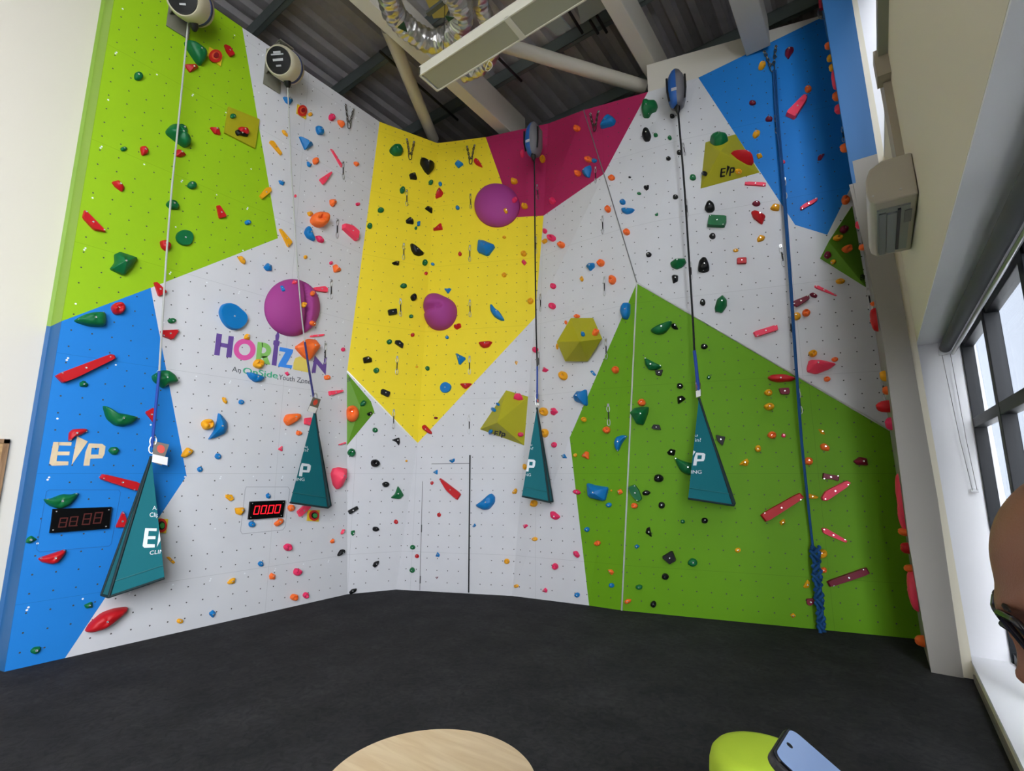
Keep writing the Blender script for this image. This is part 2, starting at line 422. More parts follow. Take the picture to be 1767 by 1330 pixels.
dome(7, 1412, 936, 0, 0, .3, onD, nd_, 'smallest purple dome volume, two-lobed, beside the yellow corner', crease=((-.9, 0), (.3, .1), .12, .35),
     pts=[(1298, 880), (1330, 820), (1390, 810), (1440, 832), (1500, 860), (1527, 920), (1515, 990), (1470, 1045), (1410, 1063), (1350, 1050), (1305, 990)])

# ray hits on everything static so far
av = []; af = []
for vs, fs in STAT:
    b = len(av); av += vs
    for f in fs:
        if len(f) > 4:
            for k in range(1, len(f) - 1): af.append((f[0] + b, f[k] + b, f[k + 1] + b))
        elif len(f) == 4: af += [(f[0] + b, f[1] + b, f[2] + b), (f[0] + b, f[2] + b, f[3] + b)]
        else: af.append(tuple(i + b for i in f))
BVH = BVHTree.FromPolygons(av, af)
def hit(x, y):
    p, n, i, d = BVH.ray_cast(CAM, ray(x, y).normalized())
    if p is None: return None, None
    if n.dot(CAM - p) < 0: n = -n
    return p, n
# ------------------------------------------------------------------ holds
# per photograph tile: colour + kind, then the outline points ("x y ...") or, for e/o, centre and size ("cx cy w h")
# kinds: d domed, s flat-sided slab, p pointed, e round jug with a dimple, o round boss
HD = {
1: """Gd 1240 283 1280 292 1330 315 1372 350 1385 378 1375 420 1350 447 1325 435 1280 370 1245 312
Rp 1242 437 1320 437 1337 460 1280 492 1258 465
Rs 1508 305 1545 320 1578 375 1552 388 1525 352
Go 932 517 60 60
Gd 1115 885 1150 845 1190 848 1235 900 1280 955 1275 990 1240 1000 1190 965 1120 910
Gd 1190 845 1225 838 1258 868 1265 895 1235 895
Rp 1412 860 1475 862 1485 915 1445 905
Go 1570 785 38 34
Kd 1585 885 1600 875 1640 900 1675 905 1670 925 1645 922 1620 912 1600 918 1590 905
Rd 1608 858 1665 868 1678 905 1655 915 1605 895
Go 833 1007 44 30
Rd 942 992 975 988 998 1010 995 1040 955 1055
Rp 1183 1020 1200 1010 1235 1025 1253 1050 1215 1062 1185 1055
Rp 750 1230 800 1217 838 1270 822 1298 775 1265
Go 1293 1252 62 52""",
2: """Bp 340 655 400 665 410 685 388 710 362 695
Yo 527 773 26 26
Ho 671 793 40 48
Op 710 812 745 818 760 845 740 865 715 835
Bd 565 852 595 858 615 895 612 912 578 910 565 880
Yd 335 878 360 885 378 928 345 905
Ys 255 952 275 955 335 1040 325 1050 250 965
Bp 448 918 550 980 490 1015 475 980
Cs 662 1006 674 1010 742 1118 735 1132
Oo 562 1088 38 48
Bp 505 1088 540 1110 525 1130 508 1120
Cs 665 1160 672 1168 614 1250 585 1212
Op 822 1092 850 1095 857 1115 840 1125 822 1108
Bp 313 1217 357 1228 345 1252 322 1242
Gd 1062 1010 1090 985 1130 985 1155 1025 1140 1052 1095 1055 1065 1030
Kp 1275 1070 1320 1090 1362 1110 1362 1145 1325 1183 1300 1160 1268 1105
Kp 1195 1178 1235 1165 1250 1215 1205 1210
Go 1342 1233 30 32
Bo 1408 1244 24 28
Bp 1505 1110 1530 1083 1567 1110 1530 1138
Rd 1632 1090 1645 1072 1670 1085 1697 1135 1650 1115""",
3: """Ho 397 1040 28 48
Ye 534 1078 38 44
Ye 342 1228 46 38
Oe 768 870 44 40
Bd 985 783 1012 795 1030 815 1015 850 925 873 935 835
Gd 1210 685 1235 680 1255 692 1300 690 1312 720 1300 755 1270 765 1250 800 1215 798 1200 740
Kd 1230 868 1250 875 1268 920 1255 955 1225 958 1205 925 1215 880
Go 1297 915 30 26
Ko 1408 787 32 30
Go 1392 932 28 28
Ko 1457 1032 38 32
Ko 1383 1072 32 26
Oe 847 1078 46 40
Bo 884 1086 34 28
Oe 775 1172 38 42
Bp 860 1117 865 1145 852 1202 825 1195 803 1162
Oe 1000 1203 46 32
Ko 1122 1198 18 9
Kp 1220 1255 1252 1250 1250 1275 1235 1288 1217 1272
Go 1185 1307 28 18
Go 1547 1200 44 40""",
4: """Wp 800 345 820 327 855 325 860 345 822 403 800 375
Yd 620 450 635 425 665 422 672 440 650 472 622 475
Wo 580 698 46 32
Wd 665 805 685 787 718 800 710 822 672 822
Yd 578 915 600 885 633 890 628 915 595 940
Yp 605 1045 635 1035 650 1060 620 1075
Cs 922 655 948 655 945 685 865 812 798 780
Oo 955 606 46 44
Co 783 1095 36 26
Wp 1020 1062 1035 1045 1068 1040 1045 1082 1020 1085
Gd 290 960 320 942 350 937 385 948 422 948 375 978 325 985
Rp 428 1030 545 1052 578 1118 545 1112 480 1075
Ko 262 1172 28 32
Yo 485 1155 46 36
Cs 530 1232 672 1238 668 1260 528 1252""",
6: """Gd 920 210 940 180 985 182 1010 220 1000 242 950 240
Rs 370 245 520 397 435 382 357 298
Rs 1262 217 1280 215 1330 292 1280 305
Bo 1474 329 40 34
Gf 985 430 1000 395 1040 378 1090 390 1108 430 1090 478 1050 488 1005 470
Rd 880 455 915 447 957 480 950 512 920 523 890 500
Gp 572 545 605 530 655 545 728 570 690 635 637 690 540 645 575 600
Rs 838 735 858 732 928 800 872 830
Re 598 910 92 84
Gd 300 990 360 955 420 937 505 932 515 960 512 1020 490 1035 400 1030 320 1005
Go 962 992 56 36
Rs 882 1058 1012 1052 962 1122 892 1095
Yd 1403 560 1430 555 1455 580 1455 612 1430 600
Bp 1580 630 1605 602 1635 620 1635 655 1600 655
Bf 1280 920 1300 880 1350 873 1395 890 1420 915 1455 945 1468 985 1445 1030 1400 1058 1340 1045 1300 1000 1280 950""",
7: """Ys 182 150 225 97 255 92 262 120 200 172
Ys 315 375 325 373 403 465 375 498
Co 427 150 14 22
Op 658 175 695 172 703 195 678 225 660 208
Ho 848 205 28 22
Oe 583 314 110 98
Yd 505 260 530 253 548 272 520 290
Bd 512 353 525 365 535 410 557 460 505 435 485 400 495 370
Hd 560 420 585 418 615 445 612 468 580 460
Cs 745 340 800 355 845 395 835 460 742 375
Yo 495 562 24 26
Ho 668 602 22 24
Op 680 620 700 610 735 655 688 668
Bs 325 760 345 760 362 790 340 795
Co 422 735 34 20
Oo 540 808 26 34
Ye 482 884 26 38
Oo 540 1007 34 34
Cs 548 768 620 760 640 775 638 802 550 790
Cs 525 1090 620 1080 627 1088 610 1095 528 1103
Op 418 1170 500 1115 555 1120 587 1165 517 1262 480 1240
Yp 85 1090 100 1078 120 1085 115 1120 80 1115
Ye 175 1283 68 62
Ho 749 1185 26 26
Go 1150 112 34 46
Rp 1405 95 1430 130 1415 155 1375 170 1388 115
Go 1004 247 42 36
Kp 1300 235 1320 218 1352 235 1350 270
Kp 1172 315 1200 293 1225 315 1225 343 1178 335
Bs 1250 325 1270 320 1268 352 1250 355
Go 1242 367 18 22
Go 930 353 34 38
Rs 1357 385 1415 335 1425 378
Kd 1202 472 1225 482 1250 500 1275 530 1297 545 1260 557 1228 545 1210 515
Kp 1077 602 1110 588 1130 592 1125 620 1095 615
Go 1302 600 34 42
Bo 1357 610 24 20
Ro 1310 672 22 22
Ro 1541 542 24 26
Bo 1525 230 26 28
Go 1158 757 44 32
Ke 1225 835 40 46
Ks 1050 920 1110 912 1113 948 1058 957
Go 1209 962 28 26
Bp 1433 775 1485 775 1460 812
Rp 1500 1020 1545 1010 1550 1035 1520 1052 1502 1040
Ro 1219 1087 26 26
Bo 1454 1104 24 22
Go 1062 1134 36 32
Ks 1102 1125 1130 1125 1157 1150 1150 1180 1098 1145
Kp 883 1242 920 1230 943 1245 945 1270 890 1280
Yo 1248 1302 18 12
Go 1322 1313 28 30
Bp 1512 1207 1585 1245 1537 1295""",
8: """Rd 178 1137 278 1130 250 1170 215 1177 195 1165
Bp 180 452 215 455 297 490 245 560 172 530
Ho 420 178 32 38
Yd 345 240 365 228 378 262 362 270
Ye 490 222 44 38
Hp 665 170 685 157 703 185 690 205 668 205
Ho 630 388 26 34
He 678 435 48 46
Yd 610 455 640 437 645 460 618 475
Oe 743 482 42 40
Yo 353 428 24 18
Ye 485 540 38 36
Hp 468 595 485 577 503 598 490 620
Ye 353 684 32 28
Bp 908 625 925 605 962 603 965 630 935 658
Oe 1008 603 48 46
Yd 862 710 878 688 890 712 880 730
Oe 1085 718 46 62
Ho 685 758 36 40
Ye 530 860 40 38
He 680 893 42 44
Oe 845 962 40 24
Oo 770 1003 16 28
Bd 258 885 270 882 290 910 325 935 358 990 330 992 285 965 260 925
Bo 884 1085 28 26
Oe 965 1075 42 38
Yo 712 1165 16 38
Ko 1508 158 36 32
Oe 1055 240 38 44
Bo 1153 192 40 34
Bd 1142 235 1238 240 1215 265 1180 275 1150 258
Gp 1368 275 1390 262 1392 280 1375 287
Oe 1180 395 46 40
Ko 1328 547 38 32
Bd 1142 900 1160 872 1205 872 1203 950 1185 985 1155 978 1138 935
Gd 1340 1055 1400 1020 1485 992 1480 1025 1440 1075 1390 1087 1350 1070
Kp 1480 1015 1505 1007 1530 1050 1500 1050 1480 1035
Ko 1692 868 38 44
Ko 1702 1165 46 38
Gd 1298 1240 1320 1250 1370 1275 1422 1300 1380 1325 1330 1325 1305 1290
Ho 565 1188 36 38
Yp 422 1268 445 1265 435 1292""",
9: """Gp 25 605 60 580 125 575 135 600 110 630 70 647 35 630
Kp 35 690 50 683 80 688 78 725 45 742
Kd 255 235 270 200 290 185 320 205 328 240 310 262 275 262
Gs 287 290 405 295 405 335 390 365 275 360 280 320
Ko 311 422 44 38
Kd 212 635 220 590 245 567 270 572 290 620 290 655 250 670 215 660
Gp 325 905 340 850 378 820 408 855 408 895 375 940 330 930
Wo 607 203 56 32
Yd 697 235 720 208 765 210 760 252 720 250
Rp 570 260 595 250 670 285 645 347 585 300
Yd 610 440 630 415 668 425 655 450 615 462
Yo 468 518 36 22
Rs 475 572 540 568 540 608 475 610
Cs 583 1070 745 1020 753 1055 600 1105
Cs 900 230 925 210 1018 165 1018 182 990 205 905 250
Oe 1207 180 56 60
Wo 1192 378 50 50
Ye 1148 436 52 38
Oe 1212 510 60 46
Wo 1090 545 44 50
Yo 1127 592 34 32
Ye 1172 727 62 34
Cs 998 755 1020 755 1150 822 1140 825 1000 770
Ws 848 865 960 820 965 845 880 902 848 885
Wd 962 812 985 800 1020 822 1010 838 980 832
Yo 877 963 60 50
Oe 942 940 54 50
Ye 987 1213 58 46""",
11: """Rs 363 185 735 45 765 50 775 75 500 210 418 240
Gp 535 235 562 220 595 245 585 265 538 262
Gd 1020 190 1075 155 1125 152 1175 185 1200 235 1135 245 1095 275 1070 255 1030 225
Gd 690 392 715 395 770 435 850 450 935 470 890 510 830 532 770 525 715 480
Rs 975 435 1035 402 1040 515
Rd 460 630 462 575 490 548 580 545 592 560 540 590 500 600 475 625
Gd 728 695 745 670 785 668 803 690 785 722 755 722
Rs 668 875 690 850 940 910 925 970 680 890
Gd 290 1020 330 1020 420 985 475 990 530 975 510 1015 460 1065 400 1088 340 1070 310 1050
Rs 825 1100 845 1140 850 1180 840 1210 775 1212
Gp 172 1315 180 1285 210 1265 250 1292 200 1320
Yd 1495 335 1520 335 1530 365 1525 380 1505 365
Bo 1626 366 36 34
Bp 1470 440 1485 450 1525 500 1530 540 1510 580 1450 607 1400 620 1440 560 1460 500
Ye 1395 517 80 74
Yd 1218 730 1235 700 1260 670 1300 690 1290 715 1240 745
Bo 1468 732 40 40
Bo 1347 820 36 36
Ys 1520 990 1560 990 1573 1020 1550 1035 1520 1010
Yp 1583 1080 1640 1075 1648 1100 1620 1130 1590 1120
Bo 1697 1190 44 42""",
12: """Bd 95 165 120 165 175 185 220 200 200 225 155 235 115 205
Hp 355 168 375 160 388 180 372 190
Oo 640 200 40 34
Cs 650 292 745 285 752 295 655 325
Od 348 480 365 448 450 443 460 465 425 500 375 530 350 500
Cs 488 475 530 470 530 525 485 515
Oe 448 575 32 34
Cp 308 685 340 660 340 700
Cs 718 652 765 635 768 645 725 657
Oe 815 445 84 116
Gd 865 375 885 352 907 365 895 393 868 395
Kp 908 445 940 428 948 440 925 462
Go 966 555 36 34
Kp 1077 622 1130 603 1135 640 1125 660 1108 635
Ks 1005 285 1015 278 1068 300 1055 335 1003 312
Ge 808 707 56 54
Ke 966 778 60 54
Yo 1178 763 16 14
Cp 665 850 680 812 720 805 765 815 765 870 735 935 705 957 680 925
Gp 1120 930 1140 960 1160 995 1130 1022 1070 1012 1100 985
Ke 1038 921 48 36
Ks 780 1100 845 1065 855 1085 795 1125
Bd 228 990 245 980 260 1000 250 1018 232 1012
Oo 397 1080 44 46
Cs 435 1105 480 1065 530 1070 455 1142
Od 280 1185 325 1150 345 1155 340 1180 300 1208
Ro 1107 1173 28 30
Ke 970 1222 44 34
Gp 805 1235 830 1230 830 1255 815 1270 803 1255
Cp 732 1250 745 1225 762 1225 755 1250 738 1260
Op 660 1308 675 1290 690 1290 688 1315 672 1320
Go 974 154 38 36
Bf 1445 230 1475 245 1485 268 1470 295 1445 306 1418 300 1406 275 1415 245
Rd 1538 242 1625 240 1605 262 1580 280 1560 268
Wo 1378 473 26 16
Rd 1285 530 1305 517 1350 565 1352 583 1330 580 1290 550
Bp 1465 760 1505 745 1505 765 1487 778
Bp 1357 840 1390 820 1390 857
Ro 1352 912 22 24
Rs 1405 885 1415 880 1553 985 1525 1030 1450 960
Re 1401 1127 26 30
Bp 1623 1205 1640 1183 1650 1200 1635 1212""",
13: """Hp 437 318 470 325 480 350 450 355 415 345 420 322
Ho 460 585 34 32
Bo 313 383 20 18
Bo 285 420 26 26
Bo 262 562 28 22
Hp 610 160 622 130 655 150 635 165
Ye 755 190 52 60
Bs 935 160 950 153 975 185 960 190
Bp 825 335 850 295 885 295 912 283 918 385 905 393 870 375 840 365
Ye 625 432 48 58
Hp 670 410 695 405 718 435 690 457 672 450
Ye 630 577 46 58
Ho 692 655 34 36
Bp 742 725 760 715 778 745 748 745
Ye 892 484 36 34
Yo 833 725 24 26
Oe 1105 150 48 48
Oe 1045 555 50 46
Op 877 725 905 697 925 705 925 755 880 735
Bd 1097 640 1115 600 1155 588 1187 595 1150 640 1122 705 1105 680
Oe 1281 370 54 48
Gp 1200 440 1235 405 1330 397 1325 440 1295 522 1245 515 1220 470
Ks 1370 155 1425 148 1412 190 1380 185
Ko 1538 258 42 40
Gp 1718 205 1732 180 1748 200 1735 215
Kp 1520 330 1555 322 1580 345 1525 383
Ks 1347 540 1360 517 1400 520 1412 555 1360 550
Kp 1450 705 1475 680 1510 690 1500 730 1460 722
Gd 1495 735 1540 755 1600 775 1650 775 1650 860 1590 858 1540 830
Ke 1395 880 64 56
Ko 1415 1062 44 48
Gs 1190 940 1235 920 1265 960 1285 1020 1255 1040 1210 990
Kd 1283 975 1310 957 1343 975 1325 995 1290 995
Oe 1231 1065 46 40
Op 1115 965 1140 950 1155 978 1130 992
Bp 912 910 985 930 1060 940 1035 1037 925 1010
Yo 1077 963 12 12
Bo 1060 1060 38 32
Hd 820 960 850 955 873 978 855 992 820 980
Yd 405 975 430 945 442 960 435 985 410 985
Ye 557 1050 42 48
Hd 665 1105 690 1102 735 1140 705 1162 670 1145
Hp 480 1195 505 1190 515 1200 490 1220
Yo 560 1290 38 26
Yo 493 803 22 42
Bd 158 1065 200 1035 265 978 292 1005 290 1045 255 1087 215 1095
Go 1557 1172 30 28
Kp 1335 1208 1342 1240 1350 1278 1305 1248 1315 1215
Bo 912 1225 36 32
Oe 983 1318 42 36""",
14: """Rd 680 200 710 183 790 178 880 205 840 228 750 235 700 222
Ws 755 275 825 270 833 300 825 315 770 315
Ye 688 303 56 42
Ye 693 398 70 48
Oe 712 589 60 48
Ho 790 592 30 28
Ye 618 680 42 46
Yp 488 790 510 765 545 745 558 770 545 798
Ks 333 588 398 600 380 662 345 630
Od 1035 655 1065 642 1102 670 1095 698 1045 690
Yp 1022 548 1060 555 1070 585 1045 582
Oe 958 765 58 54
Wp 1258 765 1300 735 1350 745 1360 795 1285 790
Ws 1055 843 1100 855 1165 862 1158 900 1110 885 1050 885
Cs 1040 1010 1070 965 1215 893 1240 910 1215 940 1080 1032 1050 1030
Yd 960 980 1030 1005 1010 1020 962 1018
Rs 630 1123 895 975 930 1010 670 1177
Yp 760 1175 795 1150 803 1180 775 1200
Ke 258 1165 44 42
Cs 1045 1215 1075 1215 1220 1300 1210 1315 1055 1250
Cp 945 140 960 85 1040 85 1145 110 1100 145 1010 180 950 165
Oe 1135 80 46 30
Oe 1083 212 44 36""",
16: """Rd 250 402 380 360 440 340 440 365 390 430 350 443 280 430
Gp 565 718 620 693 625 735 580 742
Ys 1120 395 1140 392 1180 430 1165 440
Yd 1530 570 1555 540 1585 533 1580 560 1545 580
Rd 568 895 600 840 680 770 770 738 862 728 850 760 780 820 690 880 610 903
Yo 1212 826 42 34
Bp 1410 770 1435 750 1455 770 1435 805 1412 785
Gd 203 1025 230 1000 275 997 265 1030 235 1050 207 1040""",
17: """He 374 328 52 48
Kd 710 380 730 345 757 342 760 362 715 390
Bo 193 440 36 34
He 438 495 50 52
Op 250 520 265 500 292 515 285 545 255 545
Oe 418 665 52 44
He 496 652 36 40
Kd 948 455 960 428 995 418 990 440 965 467
Kd 790 632 810 610 845 605 840 625 800 648
Yd -5 570 0 538 18 540 15 570 0 578
Go 1222 328 34 32
Ro 1251 388 26 28
Go 1220 482 34 36
Bp 1375 390 1390 357 1408 380 1402 395
Wp 1372 528 1400 525 1385 545""",
18: """Hd 820 355 845 352 865 385 850 402 822 378
Ye 371 423 36 38
He 698 457 40 44
Yo 435 590 32 24
Hp 608 625 630 600 645 615 640 635
Bo 846 650 36 32
Op 1053 480 1080 478 1095 498 1080 517 1060 497
Bo 1078 585 36 32
Od 1160 695 1180 677 1212 680 1205 700 1175 712
Bp 1230 320 1248 308 1267 322 1245 340
Ks 1415 392 1487 347 1515 415 1470 443
Ke 1440 525 48 44
Go 1263 597 46 34
Ke 1360 712 40 44
Go 1625 430 64 54""",
19: """Yo 482 348 40 32
Ye 1050 372 66 62
Oe 1060 482 46 36
Yp 922 595 950 545 968 565 960 600 935 605
Ws 1078 555 1345 460 1370 505 1100 595
Ws 943 675 990 672 1003 700 970 722 945 710
Yp 835 785 855 770 875 790 850 808""",
}
HC = {'R': ('red', mat('hold_red', 'c41a22', .42, bump=.12, bscale=180, spec=.3)), 'K': ('black', mat('hold_black', '0d0e10', .45, bump=.12, bscale=180, spec=.3)),
      'G': ('dark green', mat('hold_green', '0f6a3a', .42, bump=.12, bscale=180, spec=.3)), 'B': ('blue', mat('hold_blue', '0f78be', .42, bump=.12, bscale=180, spec=.3)),
      'Y': ('amber', mat('hold_amber', 'f0a81c', .5, bump=.12, bscale=180, spec=.3)), 'O': ('orange', mat('hold_orange', 'ff7430', .5, bump=.12, bscale=180, spec=.3)),
      'C': ('coral', mat('hold_coral', 'ff4866', .5, bump=.12, bscale=180, spec=.3)), 'H': ('raspberry', mat('hold_raspberry', 'ea3064', .5, bump=.12, bscale=180, spec=.3)),
      'W': ('maroon', mat('hold_maroon', '7a1430', .42, bump=.12, bscale=180, spec=.3))}
LM = [('the leftmost teal gate', 240, 920, 50, 110), ('the second teal gate', 537, 790, 35, 85), ('the third teal gate', 927, 790, 25, 85), ('the rightmost teal gate', 1228, 790, 40, 80),
      ('the unlit timer', 138, 896, 50, 20), ('the lit red timer', 458, 880, 30, 18), ('the multicoloured lettering', 470, 610, 95, 50), ('the pale wooden letters', 135, 780, 48, 25),
      ('the biggest purple dome', 503, 530, 48, 48), ('the two-lobed purple dome', 761, 540, 30, 32), ('the highest purple dome', 857, 355, 38, 36), ('the six-sided yellow volume', 1000, 587, 40, 38),
      ('the lower yellow pyramid', 875, 720, 42, 48), ('the upper yellow pyramid', 1257, 278, 50, 45), ('the right-hand green volume', 1455, 425, 40, 65), ('the small green volume', 618, 706, 24, 60),
      ('the access door', 768, 910, 42, 112), ('the amber diamond plate', 415, 220, 30, 36), ('the braided blue rope', 1408, 1010, 12, 70), ('the leftmost auto belay', 333, 15, 30, 25),
      ('the second auto belay', 492, 110, 28, 35), ('the third auto belay', 921, 240, 15, 30), ('the rightmost auto belay', 1167, 155, 15, 30), ('the two-lobed blue hold', 401, 545, 26, 26),
      ('the ring-marked yellow plate', 370, 98, 14, 16), ('the steel air unit', 1530, 360, 45, 80)]
LM = [l for l in LM if 'steel' not in l[0]]
NUM = ['highest', 'second highest', 'third highest', 'fourth highest', 'fifth highest', 'sixth highest', 'seventh highest', 'eighth highest', 'ninth highest', 'tenth highest']
HOLDS = []
def smooth2(ob, it, k=.25):
    for _ in range(it):
        ob = [x for i in range(len(ob)) for x in ((ob[i][0] * (1 - k) + ob[(i + 1) % len(ob)][0] * k, ob[i][1] * (1 - k) + ob[(i + 1) % len(ob)][1] * k),
                                                   (ob[i][0] * k + ob[(i + 1) % len(ob)][0] * (1 - k), ob[i][1] * k + ob[(i + 1) % len(ob)][1] * (1 - k)))]
    return ob
def hold_mesh(name, ob, c3, u, w, nrm, kind, m, seed, hs=1.0, emb=-.0006):
    """raised resin shape on a wall plane from its outline ob in plane coordinates"""
    rnd = random.Random(seed)
    xs = [p[0] for p in ob]; ys = [p[1] for p in ob]
    n0 = len(ob)
    A = 0; gx = gy = 0
    for i in range(n0):
        x0, y0 = ob[i]; x1, y1 = ob[(i + 1) % n0]; k = x0 * y1 - x1 * y0; A += k; gx += (x0 + x1) * k; gy += (y0 + y1) * k
    if A < 0: ob = ob[::-1]
    gx /= 3 * A; gy /= 3 * A; area = abs(A) / 2
    per = sum(math.hypot(ob[i][0] - ob[(i + 1) % n0][0], ob[i][1] - ob[(i + 1) % n0][1]) for i in range(n0))
    wid = 2 * area / (per / 2)        # mean breadth
    H = {'d': .62, 's': .42, 'p': .72, 'e': .62, 'o': .5, 'f': .2}[kind] * wid * hs
    H = max(.022, min(H, .16))
    if kind == 'f': ob = smooth2(ob, 2)
    elif kind == 'd': ob = smooth2(ob, 2, .17)
    elif kind == 's': ob = smooth2(ob, 1, .1)
    elif kind == 'p': ob = smooth2(ob, 1, .12)
    n = len(ob); A2 = abs(sum(ob[i][0] * ob[(i + 1) % n][1] - ob[(i + 1) % n][0] * ob[i][1] for i in range(n))) / 2; kk = math.sqrt(area / A2)
    ob = [(gx + (x - gx) * kk, gy + (y - gy) * kk) for x, y in ob]
    if kind in 'sf': prof = [(1, 0), (.985, .75), (.93, 1), (.6, 1.0), (.3, 1.0)]
    elif kind == 'p': prof = [(1, 0), (.96, .35), (.72, .62), (.45, .85), (.2, .97)]
    elif kind == 'd': prof = [(1, 0), (.98, .3), (.88, .66), (.68, .88), (.42, .98), (.2, 1)]
    else: prof = [(1, 0), (1.0, .3), (.93, .68), (.74, .95), (.48, 1.0), (.26, .82 if kind == 'e' else 1.02)]
    ph = rnd.uniform(0, 6.28); am = {'e': .16, 'o': .06, 'd': .05, 'p': .06, 's': .02, 'f': .02}[kind]
    ox = rnd.uniform(-.12, .12) * wid; oy = rnd.uniform(-.05, .15) * wid
    if kind in 'sf': ox = oy = 0
    vs = []; fs = []
    for ri, (s, h) in enumerate(prof):
        for (x, y) in ob:
            a = math.atan2(y - gy, x - gx)
            hh = h * H * (1 + am * math.sin(3 * a + ph) + am * .6 * math.sin(2 * a + ph * 2)) if ri else -emb
            k = 1 - s
            vs.append(c3 + u * (gx + ox * k + (x - gx) * s) + w * (gy + oy * k + (y - gy) * s) + nrm * hh)
    ct = H * (.62 if kind == 'e' else 1.0)
    top = c3 + u * (gx + ox) + w * (gy + oy) + nrm * ct
    vs.append(top)
    K = len(prof)
    for r in range(K - 1):
        for j in range(n): j2 = (j + 1) % n; fs.append((r * n + j, r * n + j2, (r + 1) * n + j2, (r + 1) * n + j))
    for j in range(n): fs.append(((K - 1) * n + j, (K - 1) * n + (j + 1) % n, len(vs) - 1))
    fs.append(tuple(range(n))[::-1])
    if u.cross(w).dot(nrm) < 0: fs = [f[::-1] for f in fs]
    o = me_obj(name, vs, fs, m, loc=c3)
    autosmooth(o, 50 if kind in 'deof' else 28)
    return o, top, H, wid
bolt_me = None
def add_bolt(par, p, nrm, r):
    global bolt_me
    if bolt_me is None:
        b = MB().lathe([(1, -.3), (1, .25), (.8, .5), (.4, .5), (.35, .2)], (0, 0, 0), (0, 0, 1), 10).build('bolt', BOLT, None)
        bolt_me = b.data; autosmooth(b, 40); bpy.data.objects.remove(b)
    b = bpy.data.objects.new('bolt', bolt_me); C.objects.link(b); b.parent = par
    b.location = V(p) - V(par.location); b.rotation_mode = 'QUATERNION'; b.rotation_quaternion = nrm.to_track_quat('Z', 'Y'); b.scale = (r, r, r)
    return b
def frame_of(nrm):
    u = V((0, 0, 1)).cross(nrm); u = V((1, 0, 0)) if u.length < .1 else u.normalized(); return u, nrm.cross(u).normalized()
seed = 0
for t, txt in HD.items():
    f = T(t)
    for ln in txt.split('\n'):
        p = ln.split(); col, kind = p[0][0], p[0][1]; q = [float(x) for x in p[1:]]; seed += 1
        if kind in 'eo':
            cx, cy, w0, h0 = q; rr = random.Random(seed); n = 18; ph = rr.uniform(0, 6.28)
            pts = [(cx + w0 / 2 * (1 + .05 * math.sin(3 * a + ph)) * math.cos(a), cy + h0 / 2 * (1 + .06 * math.sin(2 * a + ph)) * math.sin(a)) for a in [2 * math.pi * k / n for k in range(n)]]
        else:
            pts = [(q[i], q[i + 1]) for i in range(0, len(q), 2)]; cx = sum(a for a, _ in pts) / len(pts); cy = sum(b for _, b in pts) / len(pts)
            w0 = max(a for a, _ in pts) - min(a for a, _ in pts); h0 = max(b for _, b in pts) - min(b for _, b in pts)
        X, Y = f(cx, cy)
        c3, nrm = hit(X, Y)
        if c3 is None: continue
        u, w = frame_of(nrm)
        ob = []
        for a, b in pts:
            P = on(*f(a, b), c3, nrm); ob.append(((P - c3).dot(u), (P - c3).dot(w)))
        px = math.sqrt(w0 * h0) / 3.911
        name = 'foothold' if px < 8.7 else 'climbing_hold'
        o, top, H, wid = hold_mesh(name, ob, c3, u, w, nrm, kind, HC[col][1], seed)
        br = .008 if px < 14 else .0105
        if px > 5.5: add_bolt(o, top + nrm * .001 * 1, nrm, br if px > 8 else .0065)
        L = max(w0, h0) / max(1, min(w0, h0)); big = max(w0, h0) / 3.911
        if big > 26 and kind in 'sd' and len(pts) >= 4:   # end screws on long holds
            e = [V((a, b)) for a, b in ob]; mid = sum(e, V((0, 0))) / len(e)
            a = max(e, key=lambda v: (v - mid).length); b = max(e, key=lambda v: (v - a).length)
            for z in (a, b):
                k = mid + (z - mid) * .8; add_bolt(o, c3 + u * k.x + w * k.y + nrm * (H * (.98 if kind == 's' else .62)), nrm, .008)
        # words for the label
        if px > 17: sz = 'large'
        elif px > 10: sz = 'medium'
        elif px > 6: sz = 'small'
        else: sz = 'tiny'
        if kind == 'e': sh = 'round dimpled'
        elif kind == 'o': sh = 'round'
        elif kind == 's': sh = 'long bar' if L > 1.7 or big > 34 else 'angular'
        elif kind == 'p': sh = 'pointed' if len(pts) > 4 else 'wedge'
        elif kind == 'f': sh = 'flat rounded'
        else: sh = 'curved'
        HOLDS.append((o, X, Y, sz, HC[col][0], sh, w0 / 3.911, h0 / 3.911))
